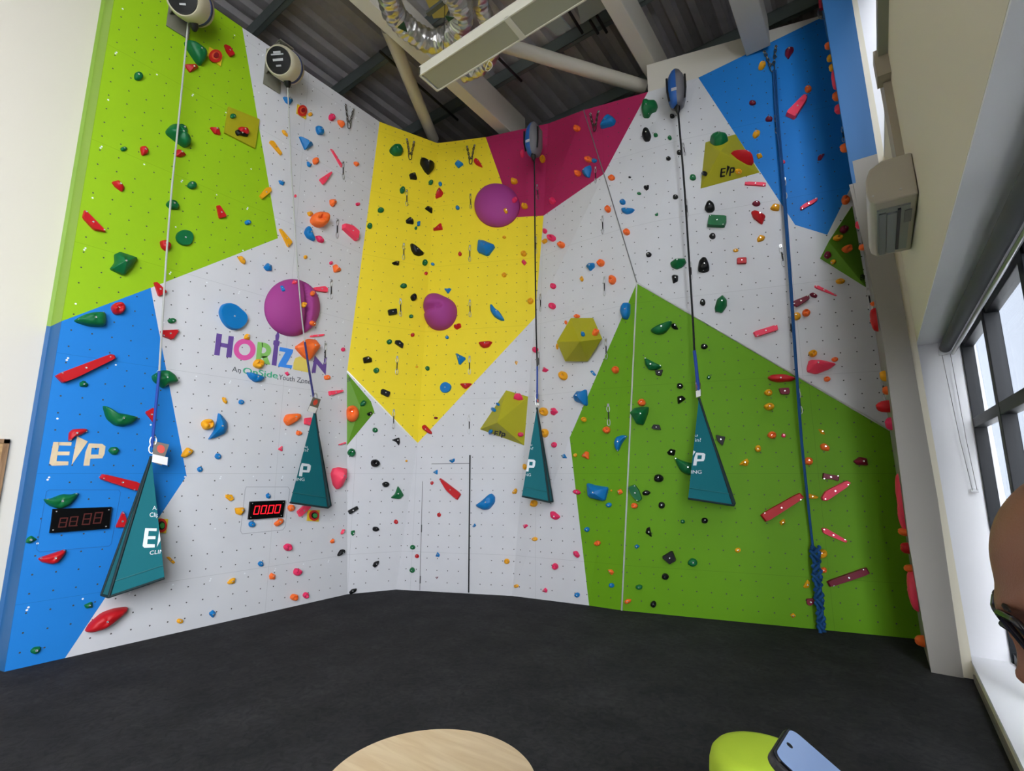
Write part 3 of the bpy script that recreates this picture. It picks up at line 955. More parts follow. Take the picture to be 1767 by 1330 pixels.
# holds on the side face, seen almost edge-on at the right end of the wall
SH = [('O', 1424, 80, 7, 11), ('Y', 1430, 100, 7, 11), ('Y', 1435, 116, 6, 12), ('C', 1440, 137, 5, 34), ('O', 1443, 165, 8, 15), ('C', 1447, 187, 8, 16), ('O', 1457, 254, 9, 15),
      ('C', 1478, 388, 6, 13), ('O', 1483, 427, 7, 10), ('O', 1499, 525, 5, 6), ('R', 1504, 552, 9, 35), ('Y', 1519, 649, 8, 16), ('O', 1523, 674, 7, 13), ('R', 1520, 701, 22, 19), ('H', 1532, 731, 9, 19),
      ('C', 1553, 858, 7, 64), ('C', 1562, 890, 8, 38), ('O', 1563, 918, 10, 11), ('R', 1566, 946, 10, 16), ('O', 1572, 981, 10, 11), ('C', 1579, 1018, 10, 56), ('O', 1594, 1107, 11, 14)]
for k, (col, X, Y, w0, h0) in enumerate(SH):
    # the face lies close to the plane through the camera: take its own x at this height
    yy = 6.2; q = aty(X + w0 * .5, Y, yy)
    pa = lerpz(pl, q.z) if q.z > 0 else pl[0]; pb_ = lerpz(Rr, q.z); tt = (yy - pa.y) / (pb_.y - pa.y); q.x = pa.x + (pb_.x - pa.x) * tt - .001
    nrm = (pb_ - pa).cross(V((0, 0, 1))).normalized(); nrm = -nrm if nrm.x > 0 else nrm
    u, w = frame_of(nrm); s = 6.0 / FPX
    hh = h0 * s / 2; ww = min(.12, max(.05, hh * .6)); n = 16
    ob = [(ww * math.cos(a), hh * math.sin(a) * (1 + .06 * math.cos(2 * a + k))) for a in [2 * math.pi * i / n for i in range(n)]]
    name = 'climbing_hold'
    o, top, H, wid = hold_mesh(name, ob, q, u, w, nrm, 'd', HC[col][1], 900 + k, hs=1)
    f_ = min(1.6, w0 * s / H * .9)
    for v in o.data.vertices:
        d = v.co.dot(nrm); v.co += nrm * d * (f_ - 1)
    HOLDS.append((o, X, Y, 'side-on', HC[col][0], 'long thin' if h0 > 30 else 'protruding', w0, h0))

def describe(X, Y, w0, h0):
    best = min(LM, key=lambda l: max(abs(X - l[1]) - l[3], 0) ** 2 + max(abs(Y - l[2]) - l[4], 0) ** 2 + .001 * ((X - l[1]) ** 2 + (Y - l[2]) ** 2))
    nm, lx, ly, hw, hh = best; dx, dy = X - lx, Y - ly
    if abs(dx) < hw * .8 and abs(dy) < hh * .8 and ('dome' in nm or 'pyramid' in nm or 'volume' in nm or 'door' in nm or 'plate' in nm): return 'on ' + nm
    ax, ay = abs(dx) - hw * .5, abs(dy) - hh * .5
    v = 'above' if dy < 0 else 'below'; h = 'left of' if dx < 0 else 'right of'
    if ax < ay * .35: return v + ' ' + nm
    if ay < ax * .35: return h + ' ' + nm
    return v + ' ' + h + ' ' + nm
keys = {}
for hld in HOLDS:
    o, X, Y, sz, cn, sh, w0, h0 = hld
    d = describe(X, Y, w0, h0) if sz != 'side-on' else 'at the far right wall edge'
    if sz == 'side-on': sh = ''
    keys.setdefault((sz, cn, sh, d), []).append(hld)
for (sz, cn, sh, d), L in keys.items():
    L.sort(key=lambda h: h[2])
    for i, h in enumerate(L):
        lab = f'{sz} {cn} {sh} hold {d}'.replace('  ', ' ')
        if len(L) > 1:
            if len(L) == 2: lab += ', ' + ('upper one' if i == 0 else 'lower one')
            elif i == len(L) - 1: lab += ', lowest'
            else: lab += ', ' + NUM[i]
        w = 'foothold' if h[0].name.startswith('foothold') else 'climbing hold'
        tag(h[0], lab, w, cn + (' footholds' if w == 'foothold' else ' climbing holds'))

# ------------------------------------------------------------------ room shell
PLAST = mat('plaster_white', 'dad3c6', .8, bump=.05, bscale=300)
REVW = mat('reveal_white', 'eeeef2', .6)
PLW = mat('plaster_beige', 'e0d9c6', .8, bump=.05, bscale=300)
def carpet():
    m = bpy.data.materials.new('carpet_black'); m.use_nodes = True; nt = m.node_tree; b = nt.nodes['Principled BSDF']
    tc = nt.nodes.new('ShaderNodeTexCoord'); n1 = nt.nodes.new('ShaderNodeTexNoise'); n1.inputs['Scale'].default_value = 260; n1.inputs['Detail'].default_value = 3
    n2 = nt.nodes.new('ShaderNodeTexNoise'); n2.inputs['Scale'].default_value = 2.2; n2.inputs['Detail'].default_value = 6
    n3 = nt.nodes.new('ShaderNodeTexNoise'); n3.inputs['Scale'].default_value = 14; n3.inputs['Detail'].default_value = 8; n3.inputs['Distortion'].default_value = 1.5
    for n in (n1, n2, n3): nt.links.new(tc.outputs['Object'], n.inputs['Vector'])
    a = nt.nodes.new('ShaderNodeMath'); a.operation = 'MULTIPLY'; nt.links.new(n2.outputs[0], a.inputs[0]); nt.links.new(n3.outputs[0], a.inputs[1])
    c = nt.nodes.new('ShaderNodeMath'); c.operation = 'MULTIPLY_ADD'; nt.links.new(n1.outputs[0], c.inputs[0]); c.inputs[1].default_value = .45; nt.links.new(a.outputs[0], c.inputs[2])
    r = nt.nodes.new('ShaderNodeValToRGB'); r.color_ramp.elements[0].position = .3; r.color_ramp.elements[0].color = (.013, .013, .015, 1)
    r.color_ramp.elements[1].position = .75; r.color_ramp.elements[1].color = (.045, .044, .047, 1)
    nt.links.new(c.outputs[0], r.inputs[0]); nt.links.new(r.outputs[0], b.inputs['Base Color']); b.inputs['Roughness'].default_value = .95; b.inputs['Specular IOR Level'].default_value = .2
    bp = nt.nodes.new('ShaderNodeBump'); bp.inputs['Strength'].default_value = .5; bp.inputs['Distance'].default_value = .004
    nt.links.new(n1.outputs[0], bp.inputs['Height']); nt.links.new(bp.outputs[0], b.inputs['Normal']); return m
def struct(o): o['kind'] = 'structure'; return o
YN, YF = -9.0, 8.6           # room ends behind the camera and behind the climbing wall
ZC = 8.62
struct(MB().box((-9.4, YN - .2, -.2), (1.6, YF + .2, 0)).build('floor', carpet()))
struct(MB().box((-6.95, YN, 0), (-6.72, 1.18, ZC)).build('wall_left', PLAST))
struct(MB().box((-9.4, 1.18, 0), (-9.2, YF, ZC)).box((-9.4, 1.16, 0), (-6.96, 1.18, ZC)).build('wall_left', PLW))
struct(MB().box((-9.4, YF, 0), (.9, YF + .2, ZC)).build('wall_back', PLW))
struct(MB().box((-6.95, YN - .2, 0), (.9, YN, ZC)).build('wall_front', mat('wall_taupe', '5c5852', .8)))
# window wall, very slightly out of plumb: x(z) is its room face
def WX(z): return .462 - .0205 * z
WT = .42     # wall thickness / reveal depth
def wbox(mb, y0, y1, z0, z1, mi=0):
    a, b = WX(z0), WX(z1)
    mb.hexa([(a, y0, z0), (a + WT, y0, z0), (a + WT, y1, z0), (a, y1, z0), (b, y0, z1), (b + WT, y0, z1), (b + WT, y1, z1), (b, y1, z1)], mi)
YJ = 6.1; ZS, ZL, ZU, ZT = .15, 2.93, 4.9, 7.35
YW0 = 1.2; YA, YB_, ZB_, ZA_ = -8.2, -.8, 7.5, .9
mb = MB(); wbox(mb, YJ, YF, 0, ZC); wbox(mb, YB_, YW0, 0, ZC); wbox(mb, YN, YA, 0, ZC); wbox(mb, YA, YB_, 0, ZA_); wbox(mb, YA, YB_, ZB_, ZC); wbox(mb, YW0, YJ, 0, ZS - .03); wbox(mb, YW0, YJ, ZL, ZU); wbox(mb, YW0, YJ, ZT, ZC)
struct(mb.build('wall_right', PLW))
prs = [lerpz(pr, z) for z in (0, 1.5, 3, 4.5, 6, 7.55)]; mb = MB()
for a_, b_ in zip(prs, prs[1:]): mb.hexa([(a_.x - .01, YP + .02, a_.z), (WX(a_.z), YP + .02, a_.z), (WX(a_.z), YP + .06, a_.z), (a_.x - .01, YP + .06, a_.z), (b_.x - .01, YP + .02, b_.z), (WX(b_.z), YP + .02, b_.z), (WX(b_.z), YP + .06, b_.z), (b_.x - .01, YP + .06, b_.z)])
struct(mb.build('trim_3', PLW))
# white linings of the two window openings (reveal faces)
def lining(name, z0, z1, sill):
    mb = MB(); e = .012
    def lb(y0, y1, za, zb_, x0=0.0, x1=WT):
        a, b = WX(za), WX(zb_)
        mb.hexa([(a + x0, y0, za), (a + x1, y0, za), (a + x1, y1, za), (a + x0, y1, za), (b + x0, y0, zb_), (b + x1, y0, zb_), (b + x1, y1, zb_), (b + x0, y1, zb_)])
    lb(YJ - e, YJ, z0, z1, .001); lb(YW0, YW0 + e, z0, z1, .001)
    lb(YW0 + e, YJ - e, z1 - e, z1, .001)
    lb(YW0 + e, YJ - e, z0 - sill, z0, -.004)
    return struct(mb.build(name, REVW))
lining('trim_1', ZS, ZL, .03); lining('trim_2', ZU, ZT, .01)
sk = mat('skirting_grey', '77716a', .6)
struct(MB().box((.448, YW0, 0), (.462, 5.9, .055)).build('baseboard_right', sk))
# windows
FR = mat('frame_anthracite', '15191f', .45, spec=.25); 
def glassmat():
    m = bpy.data.materials.new('window_glass'); m.use_nodes = True; nt = m.node_tree; nt.nodes.remove(nt.nodes['Principled BSDF'])
    t = nt.nodes.new('ShaderNodeBsdfTransparent'); t.inputs[0].default_value = (.93, .95, .96, 1)
    g = nt.nodes.new('ShaderNodeBsdfGlossy'); g.inputs['Roughness'].default_value = .02
    x = nt.nodes.new('ShaderNodeMixShader'); x.inputs[0].default_value = .07
    nt.links.new(t.outputs[0], x.inputs[1]); nt.links.new(g.outputs[0], x.inputs[2]); nt.links.new(x.outputs[0], nt.nodes['Material Output'].inputs[0]); return m
GLASS = glassmat()
def window(name, z0, z1, nb_, xo=.27, trans=None, YW0=YW0, YJ=YJ):
    root = empty(name, (WX(z0) + xo, (YW0 + YJ) / 2, z0)); struct(root)
    x0 = WX((z0 + z1) / 2) + xo; x1 = x0 + .075; f = .085
    mb = MB(); mb.box((x0, YW0, z0), (x1, YJ, z0 + f)); mb.box((x0, YW0, z1 - f), (x1, YJ, z1))
    ys = [YW0 + (YJ - YW0) * i / nb_ for i in range(nb_ + 1)]
    for i, y in enumerate(ys):
        y0 = max(YW0, y - f * .6); y1 = min(YJ, y + f * .6)
        mb.box((x0 - .012, y0, z0), (x1, y1, z1))
    if trans: mb.box((x0 - .01, YW0, trans - f * .5), (x1, YJ, trans + f * .5))
    bevel(mb.build('window_frame', FR, root), .004)
    for a, b in zip(ys, ys[1:]):
        MB().box((x0 + .035, a + .03, z0 + .03), (x0 + .045, b - .03, z1 - .03)).build('pane', GLASS, root)
window('window_1', ZS, ZL, 4, .3, 2.15); window('window_2', ZU, ZT, 4, .3); window('window_3', ZA_, ZB_, 5, .2, 2.15, YA, YB_)
# ceiling deck with trapezoidal ribs running away from the camera
DECK = mat('roof_deck', 'aeaaac', .6, bump=.05, bscale=8, var=.15)
mb = MB(); x = -9.4; vs = []; P_ = .3; Hh = .085
xs = []
while x < 1.0:
    xs += [(x, 0), (x + .1, 0), (x + .145, Hh), (x + .255, Hh)]; x += P_
for px_, h in xs: vs += [(px_, YN, ZC - Hh + h), (px_, YF, ZC - Hh + h)]
mb.add(vs, [(2 * i, 2 * i + 1, 2 * i + 3, 2 * i + 2) for i in range(len(xs) - 1)])
mb.box((-9.4, YN, ZC + .01), (1.2, YF, ZC + .08))
struct(mb.build('ceiling', DECK))
# purlins (along x), beams (along y)
PUR = mat('purlin_galvanised', '707a78', .45, .3)
for i, y in enumerate([2.96 + 1.5 * k for k in range(-6, 4)]):
    mb = MB(); z0, z1 = 8.3, 8.53
    mb.box((-9.2, y, z0), (.3, y + .008, z1)); mb.box((-9.2, y, z0), (.3, y + .075, z0 + .008)); mb.box((-9.2, y, z1 - .008), (.3, y + .075, z1)); mb.box((-9.2, y + .067, z0), (.3, y + .075, z0 + .03))
    o = mb.build('roof_purlin', PUR); 
    names = ['', '', '', '', '', '', 'nearest the camera above the lime panel', 'crossing above the white left panel', 'crossing above the yellow corner', 'behind the pink panel top']
    tag(o, 'dark galvanised roof purlin ' + (names[i] or 'behind the camera'), 'roof beam', 'roof purlins')
BEAM = mat('beam_white', 'd8d2c6', .6)
def beam(x0, x1, y0, y1, z0, z1, label):
    mb = MB(); t = .02
    mb.box((x0, y0, z0), (x1, y1, z0 + t)); mb.box((x0, y0, z1 - t), (x1, y1, z1)); mb.box((x0 + (x1 - x0) * .0, y0, z0 + t), (x1, y1, z1 - t))
    o = bevel(mb.build('roof_beam', BEAM), .006); tag(o, label, 'roof beam', 'white roof beams'); return o
beam(-4.93, -4.72, YN + .01, 6.9, 7.72, 8.28, 'cream white steel roof beam left of the silver duct')
beam(-2.3, -2.09, YN + .01, 7.1, 7.72, 8.28, 'cream white steel roof beam running to the pink panel tip')
# beam over the right wall top, stub casing
a = T1 + V((0, 0, -.02)) ; b = V(R4); ta = onG(1040, 178)
def along(p0, p1, z0, z1, d, name, m, back=0.0):
    n = (p1 - p0).cross(V((0, 0, 1))).normalized(); n = -n if n.dot(CAM - p0) < 0 else n
    q0, q1 = V((p0.x, p0.y, 0)), V((p1.x, p1.y, 0)); bk = -n * back; dd = -n * (back + d); z = V((0, 0, 1))
    return MB().hexa([q0 + bk + z * z0, q1 + bk + z * z0, q1 + dd + z * z0, q0 + dd + z * z0, q0 + bk + z * z1, q1 + bk + z * z1, q1 + dd + z * z1, q0 + dd + z * z1]).build(name, m)
o = along(V(T1) + nG * -.0, V(R4), 7.22, 7.7, .2, 'roof_beam', BEAM, .04)
tag(o, 'cream white steel beam along the top of the right wall', 'roof beam', 'white roof beams')
cb = onG(1300, 80)
st = MB(); bx = onG(1313, 50)
st.box((bx.x - .2, 5.2, 7.35), (bx.x + .1, 6.72, 7.8)); o = st.build('beam_casing', mat('casing_white', 'c8c2b6', .6)); bevel(o, .01)
tag(o, 'boxed white casing on the beam above the blue panel', 'casing')
# round brace tubes
TUB = mat('brace_cream', 'ccc6b8', .5)
def brace(p, q, r, label):
    o = MB().tube([p, q], r, 20).build('brace_tube', TUB, smooth=False); autosmooth(o, 40); tag(o, label, 'brace', 'round brace tubes under the roof'); return o
brace(atz(669, 48, 7.95), atz(748, 240, 7.95), .1, 'round cream brace tube running down to the yellow corner')
brace(atz(845, 70, 7.9), atz(1112, 150, 7.7), .1, 'round cream brace tube running to the pink panel tip')
# thin black hanger rods
BR = mat('rod_black', '0e0e10', .5)
for (p, q, lab) in (((655, 88), (790, 207), 'thin black hanger rod beside the cream brace tube'), ((855, 95), (900, 140), 'short thin black hanger rod under the light trough'),
                    ((975, 8), (1005, 57), 'thin black hanger rod between the trough and white beam'), ((1018, 35), (1032, 58), 'black pipe clamp nearer the light trough'), ((1030, 27), (1047, 56), 'black pipe clamp nearer the white beam')):
    o = MB().tube([atz(*p, 8.22), atz(*q, 8.22)], .022, 8).build('hanger_rod', BR); tag(o, lab, 'rod', 'thin black rods under the roof')
# grey-white soffit board near the beam
brd = MB().hexa([V(atz(*p, 8.0)) + V((0, 0, dz)) for dz in (0, .03) for p in ((985, -40), (1065, -40), (1060, 4), (1003, 42))])
o = brd.build('soffit_board', mat('board_grey', '8f9894', .6)); tag(o, 'flat grey board hanging between the light trough and white beam', 'board')
o = MB().hexa([V(atz(*p, 7.9)) + V((0, 0, dz)) for dz in (0, .03) for p in ((925, 32), (955, 15), (985, 50), (962, 62))]).build('soffit_board', mat('board_grey', '8f9894')); tag(o, 'small grey board above the light trough', 'board')
# light trough
root = empty('light_trough', (-3, 3.7, 6.4)); tag(root, 'long suspended white light trough with an unlit diffuser', 'ceiling light')
TRW = mat('trough_white', 'dcd8c8', .4)
mb = MB(); x0, x1, y0, y1, z0, z1 = -4.0, -.6, 3.58, 3.9, 6.4, 6.52
mb.box((x0, y0, z0), (x1, y0 + .02, z1)); mb.box((x0, y1 - .02, z0), (x1, y1, z1)); mb.box((x0, y0, z1), (x1, y1, z1 + .015)); mb.box((x0, y0, z0), (x0 + .03, y1, z1)); mb.box((x1 - .03, y0, z0), (x1, y1, z1))
for xx in (-2.72, -1.4): mb.box((xx, y0, z0 - .002), (xx + .07, y1, z0 + .02))
bevel(mb.build('housing', TRW, root), .004)
DIF = mat('diffuser_grey', 'a6a592', .35)
for a, b in ((x0 + .05, -2.72), (-2.65, -1.4), (-1.33, x1 - .05)): MB().box((a, y0 + .02, z0 + .008), (b, y1 - .02, z0 + .02)).build('diffuser', DIF, root)
for xx in (-3.75, -1.0): MB().tube([(xx, 3.74, z1), (xx, 3.74, 8.3)], .004, 6).build('wire', BR, root)
MB().tube([V((-3.17, 3.9, 6.4)) + V((.05 * math.sin(t), 0, -.13 * math.sin(t / 2) ** 1)) for t in [2 * math.pi * i / 16 for i in range(17)]], .004, 6).build('cable_loop', mat('cable_white', 'dad6cc', .5), root)
# silver flexible ducts
def ductmat(name, col):
    m = mat(name, col, .28, .93); nt = m.node_tree; b = nt.nodes['Principled BSDF']; tc = nt.nodes.new('ShaderNodeTexCoord'); n = nt.nodes.new('ShaderNodeTexVoronoi'); n.inputs['Scale'].default_value = 9
    bp = nt.nodes.new('ShaderNodeBump'); bp.inputs['Strength'].default_value = .7; bp.inputs['Distance'].default_value = .05
    nt.links.new(tc.outputs['Object'], n.inputs['Vector']); nt.links.new(n.outputs['Distance'], bp.inputs['Height']); nt.links.new(bp.outputs[0], b.inputs['Normal']); return m
DUCT = ductmat('duct_foil', 'c9c6c4')
def spline(pts, n):
    out = []
    for i in range(len(pts) - 1):
        p0 = pts[max(0, i - 1)]; p1 = pts[i]; p2 = pts[i + 1]; p3 = pts[min(len(pts) - 1, i + 2)]
        for k in range(n):
            t = k / n; out.append(.5 * ((2 * p1) + (p2 - p0) * t + (2 * p0 - 5 * p1 + 4 * p2 - p3) * t * t + (-p0 + 3 * p1 - 3 * p2 + p3) * t ** 3))
    out.append(pts[-1]); return out
def duct(px_, z, r, label):
    P = spline([atz(*p, z + (dz if False else 0)) for p in px_], 14); rr = [r * (1 + .055 * math.sin(i * 1.7) + .03 * math.sin(i * .53)) for i in range(len(P))]
    o = MB().tube(P, r, 26, rr=rr).build('flexible_duct', DUCT, smooth=True); tag(o, label, 'duct', 'silver foil ducts'); return o
duct([(655, -60), (668, -20), (680, 22), (708, 52), (745, 72), (778, 62), (795, 38), (793, 5), (775, -20)], 7.3, .14, 'crumpled silver foil duct bending in a U above the trough')
duct([(826, -50), (828, 0), (838, 30), (846, 62), (850, 92), (832, 115), (798, 131)], 7.5, .1, 'silver foil duct passing behind the light trough')
duct([(870, 58), (895, 48), (925, 34), (950, 20)], 7.6, .07, 'thin yellowish foil duct right of the trough joint')
GF = mat('pennant_green', '0c3d26', .7)
for pts, lab in ((((686, 48), (697, 37), (703, 56)), 'small dark green pennant left under the silver duct'), (((768, 28), (784, 31), (774, 38)), 'small dark green pennant inside the duct bend')):
    a, b, c = [atz(*p, 7.05) for p in pts]; d = V((0, 0, .01))
    o = MB().add([a, b, c, a + d, b + d, c + d], [(0, 2, 1), (3, 4, 5), (0, 1, 4, 3), (1, 2, 5, 4), (2, 0, 3, 5)]).build('pennant', GF); tag(o, lab, 'pennant', 'green pennants')
INS = mat('insulation_yellow', 'b0a050', .8)
o = MB().hexa([V(atz(*p, 8.0)) + V((0, 0, dz)) for dz in (0, .04) for p in ((718, -40), (800, -40), (768, 30), (748, 32))]).build('insulation_board', INS); tag(o, 'pale yellow insulation board inside the duct bend', 'board')
o = MB().hexa([V(atz(*p, 7.75)) + V((0, 0, dz)) for dz in (0, .05) for p in ((735, 24), (780, -10), (786, -6), (741, 29))]).build('mounting_channel', mat('channel_grey', '5d6360', .5, .4)); tag(o, 'grey metal channel crossing inside the duct bend', 'channel')
# left wall notice board
WD = mat('board_wood', 'b08a5e', .6); 
def woodmat(name, c1, c2, sc=(1, 12, 1), rough=.5):
    m = bpy.data.materials.new(name); m.use_nodes = True; nt = m.node_tree; b = nt.nodes['Principled BSDF']; b.inputs['Roughness'].default_value = rough
    tc = nt.nodes.new('ShaderNodeTexCoord'); mp = nt.nodes.new('ShaderNodeMapping'); mp.inputs['Scale'].default_value = sc; n = nt.nodes.new('ShaderNodeTexNoise')
    n.inputs['Scale'].default_value = 3; n.inputs['Detail'].default_value = 7; n.inputs['Distortion'].default_value = .8
    r = nt.nodes.new('ShaderNodeValToRGB'); r.color_ramp.elements[0].position = .3; r.color_ramp.elements[0].color = lin(c1); r.color_ramp.elements[1].position = .72; r.color_ramp.elements[1].color = lin(c2)
    nt.links.new(tc.outputs['Object'], mp.inputs[0]); nt.links.new(mp.outputs[0], n.inputs[0]); nt.links.new(n.outputs[0], r.inputs[0]); nt.links.new(r.outputs[0], b.inputs['Base Color']); return m
c1_ = atx(16.5, 758, xe); 
root = empty('notice_board', (xe, c1_.y - .5, 1.5)); tag(root, 'wood-framed board on the white wall at the far left', 'board')
y1 = c1_.y; z1 = c1_.z; z0 = z1 - 1.25
mb = MB(); mb.box((xe, y1 - 1.4, z0), (xe + .03, y1, z0 + .04)); mb.box((xe, y1 - 1.4, z1 - .04), (xe + .03, y1, z1)); mb.box((xe, y1 - .04, z0), (xe + .03, y1, z1)); mb.box((xe, y1 - 1.4, z0), (xe + .03, y1 - 1.36, z1))
mb.build('frame', woodmat('frame_oak', '7d5c3c', 'a98560'), root); MB().box((xe, y1 - 1.38, z0 + .02), (xe + .015, y1 - .02, z1 - .02)).build('panel', woodmat('board_osb', '9a764c', 'c6a271', (3, 9, 9)), root)

# ------------------------------------------------------------------ lettering
def flat_faces(polys, fn, d, nrm, name, m, parent=None, loc=None, thick=.002):
    vs = []; fs = []
    for px_ in polys:
        v, f = plate(px_, fn, d, d + thick, nrm, '', None, None); b = len(vs); vs += v; fs += [tuple(i + b for i in F) for F in f]
    return me_obj(name, vs, fs, m, parent, loc=loc)
def glyphs(body, font_scale=1.0):
    """triangulated outline of a word, in font units (height of capitals about .7)"""
    cu = bpy.data.curves.new('t', 'FONT'); cu.body = body; o = bpy.data.objects.new('t', cu); C.objects.link(o)
    bpy.context.view_layer.update(); me = bpy.data.meshes.new_from_object(o.evaluated_get(bpy.context.evaluated_depsgraph_get()))
    vs = [v.co.copy() for v in me.vertices]; fs = [tuple(p.vertices) for p in me.polygons]
    bpy.data.objects.remove(o); bpy.data.curves.remove(cu); bpy.data.meshes.remove(me)
    x0 = min(v.x for v in vs); x1 = max(v.x for v in vs)
    return [V(((v.x - x0) / (x1 - x0), v.y, 0)) for v in vs], fs, x1 - x0
def word(body, org, xe_, up, fn, d, nrm, name, m, parent=None, bold=0, clip=None):
    """org/xe_: baseline ends in picture coordinates, up: vector for one cap height"""
    vs, fs, W_ = glyphs(body); ch = .72
    P = []
    keep = []
    for f in fs: keep.append(f)
    pxs = [(org[0] + (xe_[0] - org[0]) * v.x + up[0] * v.y / ch, org[1] + (xe_[1] - org[1]) * v.x + up[1] * v.y / ch) for v in vs]
    bm = bmesh.new(); bv = [bm.verts.new((x, y, 0)) for x, y in pxs]
    for f in keep:
        try: bm.faces.new([bv[i] for i in f])
        except ValueError: pass
    if clip:
        bmesh.ops.bisect_plane(bm, geom=bm.verts[:] + bm.edges[:] + bm.faces[:], plane_co=(clip[0], clip[1], 0), plane_no=(clip[2], clip[3], 0), clear_outer=True)
    bm.verts.index_update(); pxs = [tuple(v.co[:2]) for v in bm.verts]; F = [[v.index for v in f.verts] for f in bm.faces]; bm.free()
    P = [fn(x, y) + nrm * d for x, y in pxs]; fs2 = []
    for f in F:
        a, b, c = P[f[0]], P[f[1]], P[f[2]]
        fs2.append(tuple(f) if (b - a).cross(c - a).dot(nrm) > 0 else tuple(f[::-1]))
    o = me_obj(name, P, fs2, m, parent)
    sd = o.modifiers.new('t', 'SOLIDIFY'); sd.thickness = .0015; sd.offset = 0
    return o
def zc(x, y): return (360 + x / 8.032, 560 + y / 8.032)
PUR_ = mat('letter_purple', '6a4d9a', .5); PNK = mat('letter_pink', 'e45aa8', .5); GRN = mat('letter_green', '8cc868', .5); BLU = mat('letter_blue', '3d8fee', .5)
YEL = mat('letter_yellow', 'e8d468', .5); GRY = mat('letter_grey', '4c5058', .5); TEA = mat('letter_teal', '3fae84', .5)
def zpoly(name, polys, m): return flat_faces([[zc(*p) for p in q] for q in polys], onL, .001, n_x, name, m, CW)
LET = 'wall_lettering'
zpoly(LET, [[(110, 120), (185, 133), (150, 430), (75, 418)], [(278, 155), (350, 165), (315, 458), (240, 450)], [(165, 250), (272, 268), (262, 325), (158, 305)]], PUR_)
ring = []
for k in range(40):
    a = 2 * math.pi * k / 40; b = 2 * math.pi * (k + 1) / 40
    ring.append([(498 + 152 * math.cos(a), 345 + 150 * math.sin(a)), (498 + 152 * math.cos(b), 345 + 150 * math.sin(b)), (498 + 80 * math.cos(b), 345 + 80 * math.sin(b)), (498 + 80 * math.cos(a), 345 + 80 * math.sin(a))])
zpoly(LET, ring, PNK)
rb = []
for k in range(14):
    a = -math.pi / 2 + math.pi * k / 14; b = -math.pi / 2 + math.pi * (k + 1) / 14
    q = lambda t, r, s: (748 + (118 if r else 50) * math.cos(t), 352 + (106 if r else 42) * math.sin(t) + 4)
    rb.append([q(a, 1, 0), q(b, 1, 0), q(b, 0, 0), q(a, 0, 0)])
zpoly(LET, [[(680, 238), (748, 250), (718, 545), (648, 535)], [(740, 249), (750, 250), (750, 316), (735, 312)], [(728, 392), (750, 398), (748, 464), (722, 460)], [(735, 440), (808, 436), (856, 556), (778, 545)]] + rb, GRN)
zpoly(LET, [[(955, 85), (975, 130), (980, 160), (965, 225), (988, 235), (975, 290), (965, 300), (938, 572), (872, 560), (905, 290), (892, 270), (900, 220), (925, 215), (925, 150), (940, 130)]], PUR_)
zpoly(LET, [[(985, 310), (1172, 345), (1166, 385), (1072, 555), (1158, 565), (1148, 610), (962, 580), (968, 548), (1064, 382), (978, 365)]], BLU)
zpoly(LET, [[(1170, 620), (1175, 530), (1200, 465), (1260, 440), (1340, 465), (1385, 540), (1385, 665)]], YEL)
zpoly(LET, [[(1470, 425), (1585, 560), (1600, 440), (1640, 455), (1620, 700), (1495, 545), (1480, 672), (1425, 665)]], PUR_)
word('An', zc(320, 648), zc(445, 668), (8 / 8.03, -72 / 8.03), onL, .002, n_x, LET, GRY, CW)
word('OnSide', zc(472, 672), zc(950, 745), (8 / 8.03, -85 / 8.03), onL, .002, n_x, LET, TEA, CW)
word('OnSide', zc(478, 676), zc(955, 748), (8 / 8.03, -85 / 8.03), onL, .0022, n_x, LET, TEA, CW)
word('Youth Zone', zc(968, 757), zc(1410, 825), (8 / 8.03, -72 / 8.03), onL, .002, n_x, LET, GRY, CW)
# letters in bare wood on the blue panel
def t11(x, y): return (x / 3.911, 600 + y / 3.911)
BW = woodmat('letter_plywood', 'd8c09a', 'ead6b4', (4, 2, 2))
EPE = [[(360, 635), (400, 636), (376, 795), (350, 795), (332, 780)], [(395, 636), (483, 637), (480, 660), (392, 658)], [(385, 700), (470, 700), (467, 725), (380, 725)], [(374, 765), (462, 767), (460, 792), (372, 795)]]
EPT = [[(520, 597), (592, 632), (483, 790)]]
EPP = [[(600, 645), (622, 645), (603, 795), (562, 795), (578, 700)], [(618, 645), (690, 648), (685, 675), (616, 675)], [(690, 648), (712, 665), (705, 715), (690, 745), (664, 720), (670, 676)], [(612, 720), (668, 720), (690, 745), (607, 748)]]
for polys in (EPE, EPT, EPP): flat_faces([[t11(*p) for p in q] for q in polys], onL, .001, n_x, LET, BW, CW)
def ep(ox, oy, sx, sy, shear, fn, d, nrm, name, m, parent, parts='ETP', clip=None):
    """the same mark at another place: ox,oy top left in picture coordinates"""
    for k, polys in (('E', EPE), ('T', EPT), ('P', EPP)):
        if k not in parts: continue
        q = [[(ox + (x - 332) / 380 * sx, oy + (y - 597) / 198 * sy + (x - 332) / 380 * shear) for x, y in pl_] for pl_ in polys]
        flat_faces(q, fn, d, nrm, name, m, parent)
BLK = mat('mark_black', '0b0b0c', .5)
def fnhit(x0, y0):
    p, n = hit(x0, y0); return (lambda x, y: on(x, y, p, n)), n
fv, nv = fnhit(1250, 297); vol = [o for o in C.objects if o.name.startswith('climbing_volume')]
def volof(s): return next(o for o in vol if s in o['label'])
ep(1242, 287, 26, 19, -4, fv, .003, nv, 'lettering', BLK, volof('beside the blue'))
fv, nv = fnhit(860, 744)
ep(852.5, 740, 20, 12, 4, fv, .003, nv, 'lettering', BLK, volof('above right of'))
fv, nv = fnhit(1487, 478); ep(1484, 472, 8, 12, 0, fv, .003, nv, 'lettering', BLK, volof('far right corner'))
